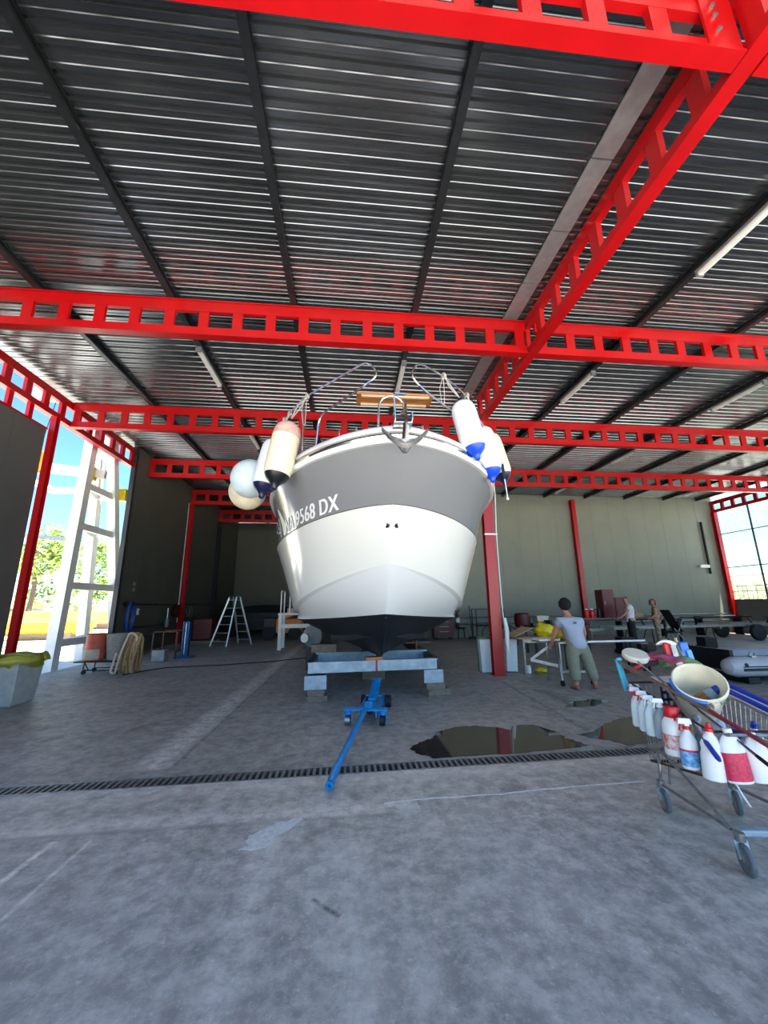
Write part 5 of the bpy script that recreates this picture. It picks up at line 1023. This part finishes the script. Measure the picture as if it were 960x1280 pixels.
# things along the left wall
for z, y0 in ((1.66, 13.85), (.88, 14.4), (.5, 14.6)):
    b = MB(); b.cyl((XL+.07, y0, z), (XL+.07, 26.5, z-.04), .022, n=8)
    for k in range(6): b.bx(XL+.012, XL+.07, y0+.5+k*2, y0+.53+k*2, z-.03, z+.03)
    o = b.build('trim_3', DKMET, None); struct(o)
t = thing('hose_coil', 'blue hose coiled and hung on the left wall beside the doorway', 'hose', (-7.25, 14.15, 1.2))
for k in range(5): b = MB(); b.tube([(-7.22+.02*k, 14.22+(.17+.012*k)*math.cos(a), 1.26+(.44+.025*(k % 3))*math.sin(a)) for a in [i*math.pi/12 for i in range(24)]], .017, 6, closed=True); b.build('loop', BLUEH, t, True)
b = MB(); b.cyl((-7.40, 14.22, 1.66), (-7.08, 14.22, 1.68), .02, n=8); b.bx(-7.40, -7.385, 14.15, 14.29, 1.58, 1.76); b.build('wall_hook', DKMET, t)
t = thing('hose_reel', 'dark red hose reel on the left wall above the brown frame', 'reel', (-7.2, 18.1, 1.35)); b = MB(); b.lathe([(.001, 0), (.26, 0), (.26, .03), (.16, .04), (.16, .18), (.26, .19), (.26, .22), (.001, .22)], (-7.38, 18.0, 1.38), (1, 0, 0), 22); b.build('drum', MAROON, t, True); b = MB(); b.torus((-7.27, 18.0, 1.38), .2, .04, (1, 0, 0), 22, 8); b.build('hose', BLACKR, t, True)
t = thing('cable_loop', 'grey cable looped on the left wall beyond the red hose reel', 'cable', (-7.3, 19.6, 1.3)); b = MB(); b.torus((-7.3, 19.5, 1.35), .22, .02, (1, 0, 0), 22, 6); b.torus((-7.28, 19.7, 1.3), .26, .02, (1, .1, 0), 22, 6); b.build('loop', ZINC, t, True)
t = thing('filter_unit', 'small pipe filter with red bowl on the left wall', 'filter', (-7.25, 17.2, .9)); b = MB(); b.cyl((-7.25, 17.2, .75), (-7.25, 17.2, 1.5), .03, n=8); b.build('pipe', ZINC, t, True); b = MB(); b.lathe([(.07, 0), (.08, .05), (.08, .3), (.03, .34)], (-7.25, 17.2, .78)); b.build('head', FLASH, t, True); b = MB(); b.lathe([(.02, 0), (.1, .05), (.12, .2), (.08, .26)], (-7.25, 17.2, .5)); b.build('bowl', MAROON, t, True)
t = thing('switch_plate', 'small pale switch plates on the left wall near the doorway', 'switch', (-7.38, 14.6, 2.2)); 
for z in (2.1, 2.3): b = MB(); b.bx(-7.388, -7.36, 14.55, 14.68, z, z+.12); b.build('plate', FLASH, t, bevel=.004)
t = thing('socket', 'tiny white socket under the pipe on the left wall', 'socket', (-7.38, 15.1, 1.4)); b = MB(); b.bx(-7.388, -7.34, 15.02, 15.12, 1.3, 1.52); b.build('plate', WHITE, t, bevel=.004); b = MB(); b.bx(-7.34, -7.33, 15.04, 15.1, 1.38, 1.46); b.build('cover', FLASH, t)
t = thing('frame_stand', 'low brown steel frame standing by the left wall behind the white box', 'frame', (-5.6, 13.5, 0))
for x in (-5.95, -5.25):
    for y in (13.3, 14.0): b = MB(); b.bx(x-.02, x+.02, y-.02, y+.02, 0, .82); b.build('leg', RUST, t)
for z in (.22, .8): b = MB(); b.bx(-5.97, -5.23, 13.28, 13.32, z, z+.03); b.bx(-5.97, -5.23, 13.98, 14.02, z, z+.03); b.bx(-5.97, -5.93, 13.28, 14.02, z, z+.03); b.bx(-5.27, -5.23, 13.28, 14.02, z, z+.03); b.build('rail', RUST, t)
b = MB(); b.bx(-5.68, -5.32, 12.7, 13.0, .01, .33); tag(b.build('box', FLASH, None, bevel=.012), 'pale grey box on the floor by the left wall', 'box')
t = thing('pump_stand', 'blue painted steel stand on a foot plate by the left wall', 'stand', (-5.1, 13.65, 0)); JD = mat('dark_blue_paint', (26, 88, 140), .4, var=.15, scale=10)
b = MB(); b.bx(-5.2, -5.0, 13.62, 13.68, .04, 1.1); b.bx(-5.2, -5.16, 13.56, 13.74, .04, 1.1); b.bx(-5.04, -5.0, 13.56, 13.74, .04, 1.1); b.build('post', JD, t); b = MB(); b.bx(-5.38, -4.85, 13.45, 13.85, 0, .05); b.build('foot', JD, t, bevel=.006); b = MB(); b.cyl((-5.1, 13.57, .1), (-5.1, 13.57, 1.05), .018, n=8); b.build('screw', ZINC, t, True)
# trolley with two tubs and a heap of rope
tl = thing('trolley', 'low black steel trolley carrying two tubs in the doorway', 'trolley', (-6.0, 11.0, 0))
b = MB(); b.bx(-6.6, -5.5, 10.75, 11.25, .27, .30); b.build('deck', DKMET, tl)
for x in (-6.35, -5.6):
    b = MB(); b.tube(rnd([(x, 10.78, .27), (x-.03, 10.78, .1), (x+.5*(x < -6), 10.78, .08)], .05), .014, 6); b.tube([(x, 11.2, .27), (x, 11.2, .08)], .014, 6); b.tube([(x, 10.78, .27), (x+.1, 10.78, .1)], .012, 6); b.build('leg', DKMET, tl, True)
    for y in (10.78, 11.2): b = MB(); b.cyl((x, y-.02, .05), (x, y+.02, .05), .05, n=12); b.build('wheel', BLACKR, tl, True)
b = MB(); b.tube([(-6.35, 10.78, .09), (-5.6, 10.78, .09)], .012, 6); b.tube([(-6.35, 11.2, .09), (-5.6, 11.2, .09)], .012, 6); b.build('side_rail', DKMET, tl, True)
t = thing('tub', 'terracotta tub with a torn pale patch on the black trolley', 'tub', (-6.25, 10.95, .3)); b = MB(); b.lathe([(.20, 0), (.25, .1), (.25, .2), (.215, .3), (.22, .6), (.24, .63), (.22, .64), (.2, .6), (.19, .1), (.001, .05)], (-6.25, 10.95, .305)); b.build('shell', TERRA, t, True)
b = MB(); b.grid([[(-6.25+r_*math.cos(R(a)), 10.95+r_*math.sin(R(a)), .305+z_) for a in range(225, 325, 12)] for r_, z_ in ((.224, .03), (.252, .1), (.256, .2), (.232, .27))]); b.build('patch', mat('pale_patch', (190, 170, 150), .8, var=.2), t, True)
t = thing('tub', 'pale grey woven tub on the black trolley, right of the terracotta one', 'tub', (-5.78, 11.0, .3)); b = MB(); b.lathe([(.17, 0), (.19, .05), (.245, .58), (.26, .6), (.24, .62), (.22, .58), (.17, .05), (.001, .04)], (-5.78, 11.0, .305)); b.build('shell', mat('woven_grey', (158, 148, 138), .8, var=.15, scale=14), t, True); b = MB(); b.torus((-5.78, 11.0, .78), .232, .008, n=22, m=6); b.torus((-5.78, 11.0, .62), .215, .008, n=22, m=6); b.build('hoop', ZINC, t, True)
blob('bag', 'dark blue bag wedged between the two tubs on the trolley', (-6.0, 11.05, .46), (.12, .12, .17), mat('slate_cloth', (52, 62, 78), .8), 'bag', 4)
rp_ = thing('rope_heap', 'tan rope and pale hose hanging in a heap at the end of the trolley', 'rope', (-5.35, 10.8, 0))
for k in range(17):
    x = -5.46+.018*k+random.uniform(-.01, .01); q = lambda a: random.uniform(-a, a)
    b = MB(); b.tube([(x+q(.04), 10.70+q(.03), .02), (x-.02+q(.03), 10.69+q(.04), .3+q(.1)), (x+q(.02), 10.74+q(.03), .62), (x+.02, 10.86, .93+q(.03)), (x+.03, 10.95, .8), (x+.05+q(.03), 10.98, .3), (x+.03, 11.0, .03)], .022, 7); b.build('strand', (ROPEB, mat('brown_rope', (136, 100, 66), .9, var=.3, scale=30))[k % 2], rp_, True)
b = MB(); b.tube(rnd([(-5.55, 10.6, .5), (-5.62, 10.55, .06), (-5.48, 10.5, .03), (-5.44, 10.56, .5), (-5.36, 10.7, .97), (-5.22, 10.78, .9), (-5.2, 10.8, .5)], .12), .026, 8); b.build('pale_hose', HOSEC, rp_, True, label='pale hose looped over the rope')
b = MB(); b.tube([(-5.3, 10.5, .012), (-5.02, 11.1, .012), (-4.69, 11.51, .012), (-3.31, 11.75, .012), (-2.13, 12.2, .012), (-1.4, 12.7, .012), (-.3, 13.4, .012)], .013, 6); tag(b.build('cable', BLACKR, None, True), 'black cable lying across the floor from the rope heap towards the boat', 'cable')
# bin at the left edge
bn = thing('bin', 'grey plastic bin with a yellow bag at the left edge', 'bin', (-5.72, 7.75, 0)); b = MB(); b.lathe([(.33, 0), (.36, .03), (.42, .66), (.46, .67), (.46, .71), (.43, .72), (.39, .66), (.33, .05), (.001, .05)], (-5.72, 7.75, 0), n=4); M3 = Matrix.Rotation(R(45), 3, 'Z'); c0 = Vector((-5.72, 7.75, 0)); b.v = [c0+M3 @ (p-c0) for p in b.v]; b.build('shell', GRBIN, bn, bevel=.05)
b = MB(); rows = []
for i in range(5): rows.append([Vector((-5.72, 7.75, 0))+Vector((math.cos(a)*(.40+.02*i), math.sin(a)*(.40+.02*i), .70+(.05, .07, .09, .06, 0)[i]+random.uniform(-.02, .02))) for a in [k*math.pi/12 for k in range(24)]]); rows[-1].append(rows[-1][0])
OLIVE = mat('olive_yellow_film', (150, 144, 40), .45, var=.2, scale=8)
b.grid(rows); o = b.build('bag_rim', OLIVE, bn, True, label='crumpled yellow bag over the rim'); s_ = o.modifiers.new('thick', 'SOLIDIFY'); s_.thickness = .012
blob('rubbish_bag', 'full yellow bag bulging out of the grey bin at the left edge', (-5.72, 7.75, .66), (.36, .36, .14), OLIVE, 'bag', 7)
# dark things at the far end of the left bay
t = thing('covered_boat', 'dark tarpaulin covered boat in the gloom behind the step ladder', 'boat', (-4.6, 22.5, 0))
b = MB(); rows = []
for i in range(9):
    x = -6.6+i*.75; h = 1.35+.25*math.sin(i*.5); w = .9*(1-(abs(i-4)/4.4)**3); rows.append([(x, 22.4-w, .35), (x, 22.4-w*.95, h*.75), (x, 22.4-w*.4, h), (x, 22.4+w*.4, h), (x, 22.4+w*.95, h*.75), (x, 22.4+w, .35)])
b.grid(rows); b.build('tarpaulin', DARKC, t, True)
for x in (-5.9, -2.2): b = MB(); b.bx(x-.1, x+.1, 21.8, 23.0, 0, .5); b.build('trestle', DKMET, t)
t = thing('forklift', 'orange machine half hidden in the dark beyond the white steps', 'machine', (-2.6, 19.6, 0)); b = MB(); b.bx(-3.3, -2.1, 19.4, 20.3, .3, .95); b.build('body', ORANGE, t, bevel=.05); b = MB(); b.bar((-3.2, 19.38, .9), (-2.3, 19.38, 1.25), .05, .16); b.build('arm', ORANGE, t); b = MB(); b.bx(-3.9, -3.3, 19.5, 20.2, .2, 1.0); b.build('counterweight', DKMET, t, bevel=.04)
for x in (-3.6, -2.4): b = MB(); b.cyl((x, 19.3, .3), (x, 19.5, .3), .3, n=18); b.build('wheel', BLACKR, t, True)
t = thing('engine', 'dark red engine block on a pallet left of the step ladder', 'engine', (-6.2, 18.6, 0)); b = MB(); b.bx(-6.6, -5.8, 18.2, 19.0, .15, 1.05); b.build('block', MAROON, t, bevel=.06); b = MB(); b.bx(-6.7, -5.7, 18.1, 19.1, 0, .14); b.build('pallet', WOODG, t)
t = table('workbench', 'dark bench with bottles at the rear of the left bay', -5.5, -1.0, 25.6, 26.4, 1.0, DKMET, DKMET, .05, 'workbench', .04)
for k in range(8): b = MB(); x = -5.2+k*.55; b.lathe([(.1, 0), (.1, .25+.05*(k % 3)), (.04, .35+.05*(k % 3)), (.04, .42+.05*(k % 3))], (x, 26, 1.0), n=12); tag(b.build('bottle', (DKMET, BLACKR)[k % 2], None, True), '%s dark bottle from the left on the dim rear bench' % ('first', 'second', 'third', 'fourth', 'fifth', 'sixth', 'seventh', 'eighth')[k], 'bottle', 'bottles on the rear bench')
t = thing('dinghy', 'upturned pale dinghy lying on the dark covered boat', 'boat', (-3.0, 21.4, 1.0)); b = MB(); b.sphere((-2.7, 21.9, 1.55), 1, 16, 8, (.6, .25, .14)); b.build('hull', TARP, t, True)

# ------------------------------------------------------------------ outside the left doorway
ga = thing('mast_crane', 'tall white steel crane tower standing just outside the left doorway', 'crane', (-8, 13, -.22))
LG = [((-7.95, 12.0, -.22), (-7.95, 12.2, 8.2)), ((-8.6, 14.35, -.22), (-8.6, 13.5, 8.2)), ((-7.95, 15.1, -.22), (-7.95, 12.85, 8.2))]
for a, c in LG: b = MB(); b.bar(a, c, .26, .26, (1, 0, 0)); b.build('leg', CAST, ga)
def on(i, z): a, c = map(Vector, LG[i]); return a.lerp(c, (z+.22)/8.42)
for z in (.62, 2.2, 3.95, 5.2, 6.6): b = MB(); b.bar(on(0, z), on(2, z), .12, .2); b.bar(on(0, z), on(1, z), .1, .16); b.bar(on(1, z), on(2, z), .1, .16); b.build('cross_beam', CAST, ga)
b = MB(); b.bar((-9.6, 12.3, 5.8), (-7.75, 12.75, 5.72), .2, .26); b.build('boom', CAST, ga); b = MB(); b.tube([(-9.6, 12.2, 5.35), (-8.8, 12.2, 5.0), (-8.1, 12.15, 5.02)], .1, 8); b.build('lower_arm', CAST, ga, True)
for p in ((-8.1, 12.6, 5.7), (-7.75, 13.9, 5.35)): b = MB(); b.box(p, (.24, .28, .42)); b.build('sheave', YELL, ga, bevel=.03)
b = MB(); b.cyl((-9.2, 12.2, 8.2), (-9.4, 12.1, 6.0), .012, n=6); b.build('hoist_rope', DKMET, ga); b = MB(); b.box((-9.4, 12.1, 5.9), (.3, .35, .7)); b.build('hook_block', ORANGE, ga, bevel=.04, label='orange hook block')
b = MB(); b.bar((-9.5, 12.0, 3.62), (-8.0, 12.05, 3.5), .1, .12); b.build('stay', ZINC, ga)
b = MB(); b.bar((-9.9, 12.2, 8.2), (-7.5, 12.9, 8.2), .3, .3); b.build('head_beam', CAST, ga)
def tree(x, y, h, r, label, n=1500, seed=1):
    t = thing('tree', label, 'tree', (x, y, -.2)); rr = random.Random(seed); b = MB(); b.tube([(x, y, -.3), (x+.2, y, h*.4), (x, y, h*.8)], [.16*h/6, .12*h/6, .04*h/6], 8)
    cl = []
    for k in range(9): a = rr.uniform(0, 6.28); z = rr.uniform(.35, .95)*h; q = r*rr.uniform(.2, .8); c = Vector((x+q*math.cos(a), y+q*math.sin(a), z)); cl.append(c); b.tube([(x, y, z*.7), c], [.05*h/6, .015*h/6], 6)
    b.build('trunk', BARK, t, True); m = MB()
    for k in range(n):
        c = rr.choice(cl); d = Vector((rr.gauss(0, 1), rr.gauss(0, 1), rr.gauss(0, .8)))*r*.26; s = rr.uniform(.10, .2)*h/6; p = c+d
        u = Vector((rr.uniform(-1, 1), rr.uniform(-1, 1), rr.uniform(-.6, .6))).normalized(); w = u.orthogonal().normalized(); m.add([p-u*s, p-w*s*.5, p+u*s, p+w*s*.5], [(0, 1, 2, 3)])
    m.build('leaves', LEAF, t, kind='stuff'); return t
tree(-24.5, 33.5, 7.6, 2.6, 'leafy tree beyond the crane, left of its front leg', 1900, 3)
tree(-26, 43, 8.2, 2.6, 'leafy tree seen between the legs of the white crane', 1900, 8)
tree(-30, 58, 9.0, 2.4, 'thin distant tree seen at the right of the crane legs', 700, 15)
for k, (x, y, h) in enumerate(((-24.5, 39, 2.0), (-25.5, 49, 2.4), (-22, 53, 2.0))):
    m = MB(); rr = random.Random(30+k)
    for i in range(420): p = Vector((x+rr.gauss(0, .8), y+rr.gauss(0, .8), abs(rr.gauss(0, h*.4)))); u = Vector((rr.uniform(-1, 1), rr.uniform(-1, 1), rr.uniform(-1, 1))).normalized(); w = u.orthogonal().normalized(); m.add([p-u*.2, p-w*.12, p+u*.2, p+w*.12], [(0, 1, 2, 3)])
    t = thing('bush', 'green bush on the yard beyond the crane, %s of three' % ('left', 'middle', 'right')[k], 'bush', (x, y, -.2)); m.build('leaves', LEAF, t, kind='stuff'); m = MB(); m.cyl((x, y, -.25), (x, y, h*.4), .06, n=6); m.build('stem', BARK, t)
def yard_boat(label, x, y, L, w, h, m, m2):
    t = thing('yard_boat', label, 'boat', (x, y, -.2)); b = MB(); rows = []
    for i in range(11):
        u = i/10; f = 1-max(0, (u-.45)/.55)**2.2; rows.append([(x+L*(u-.5), y-w*f, h), (x+L*(u-.5), y-w*.75*f, h*.35), (x+L*(u-.5), y, .05+.5*h*max(0, u-.7)), (x+L*(u-.5), y+w*.75*f, h*.35), (x+L*(u-.5), y+w*f, h)])
    b.grid(rows); b.build('hull', m, t, True); b = MB(); b.bx(x-L*.46, x+L*.2, y-w*.9, y+w*.9, h-.05, h+.02); b.build('deck', m2, t); b = MB(); b.bx(x-L*.3, x+L*.3, y-.3, y+.3, -.22, .2); b.build('chock', WOODG, t)
yard_boat('yellow boat hull lying on the sunny yard outside', -17.2, 25.2, 5.0, .9, .75, YELL, GREENC)
yard_boat('tan covered boat on the yard behind the yellow hull', -20, 29.5, 6.0, 1.1, 1.3, TANR, TANR)
yard_boat('orange brown boat on the yard far beyond the crane', -20.5, 36.5, 6, 1.0, 1.2, TANR, WHITE)
t = thing('shed', 'low yard shed with a tan roof outside', 'shed', (-34, 44, -.2)); b = MB(); b.bx(-38, -32, 42, 46, -.2, 1.5); b.build('wall', FLASH, t); b = MB(); b.add([(-38.3, 41.6, 1.5), (-31.7, 41.6, 1.5), (-31.7, 46.4, 1.5), (-38.3, 46.4, 1.5), (-38.3, 44, 2.4), (-31.7, 44, 2.4)], [(0, 1, 5, 4), (2, 3, 4, 5), (1, 2, 5), (3, 0, 4), (0, 3, 2, 1)]); b.build('roof', TANR, t)
b = MB(); rr = random.Random(5)
for i in range(5000): p = Vector((23.5+rr.gauss(0, .5), rr.uniform(2, 26), rr.uniform(-.2, 2.9))); u = Vector((rr.uniform(-1, 1), rr.uniform(-1, 1), rr.uniform(-1, 1))).normalized(); w = u.orthogonal().normalized(); b.add([p-u*.22, p-w*.14, p+u*.22, p+w*.14], [(0, 1, 2, 3)])
t = thing('hedge', 'yellow green hedge outside the translucent right side wall', 'hedge', (23.5, 14, -.2)); b.build('leaves', HEDGE, t, kind='stuff'); b = MB(); b.bx(23.2, 23.8, 2, 26, -.25, 2.4); b.build('core', HEDGE, t)
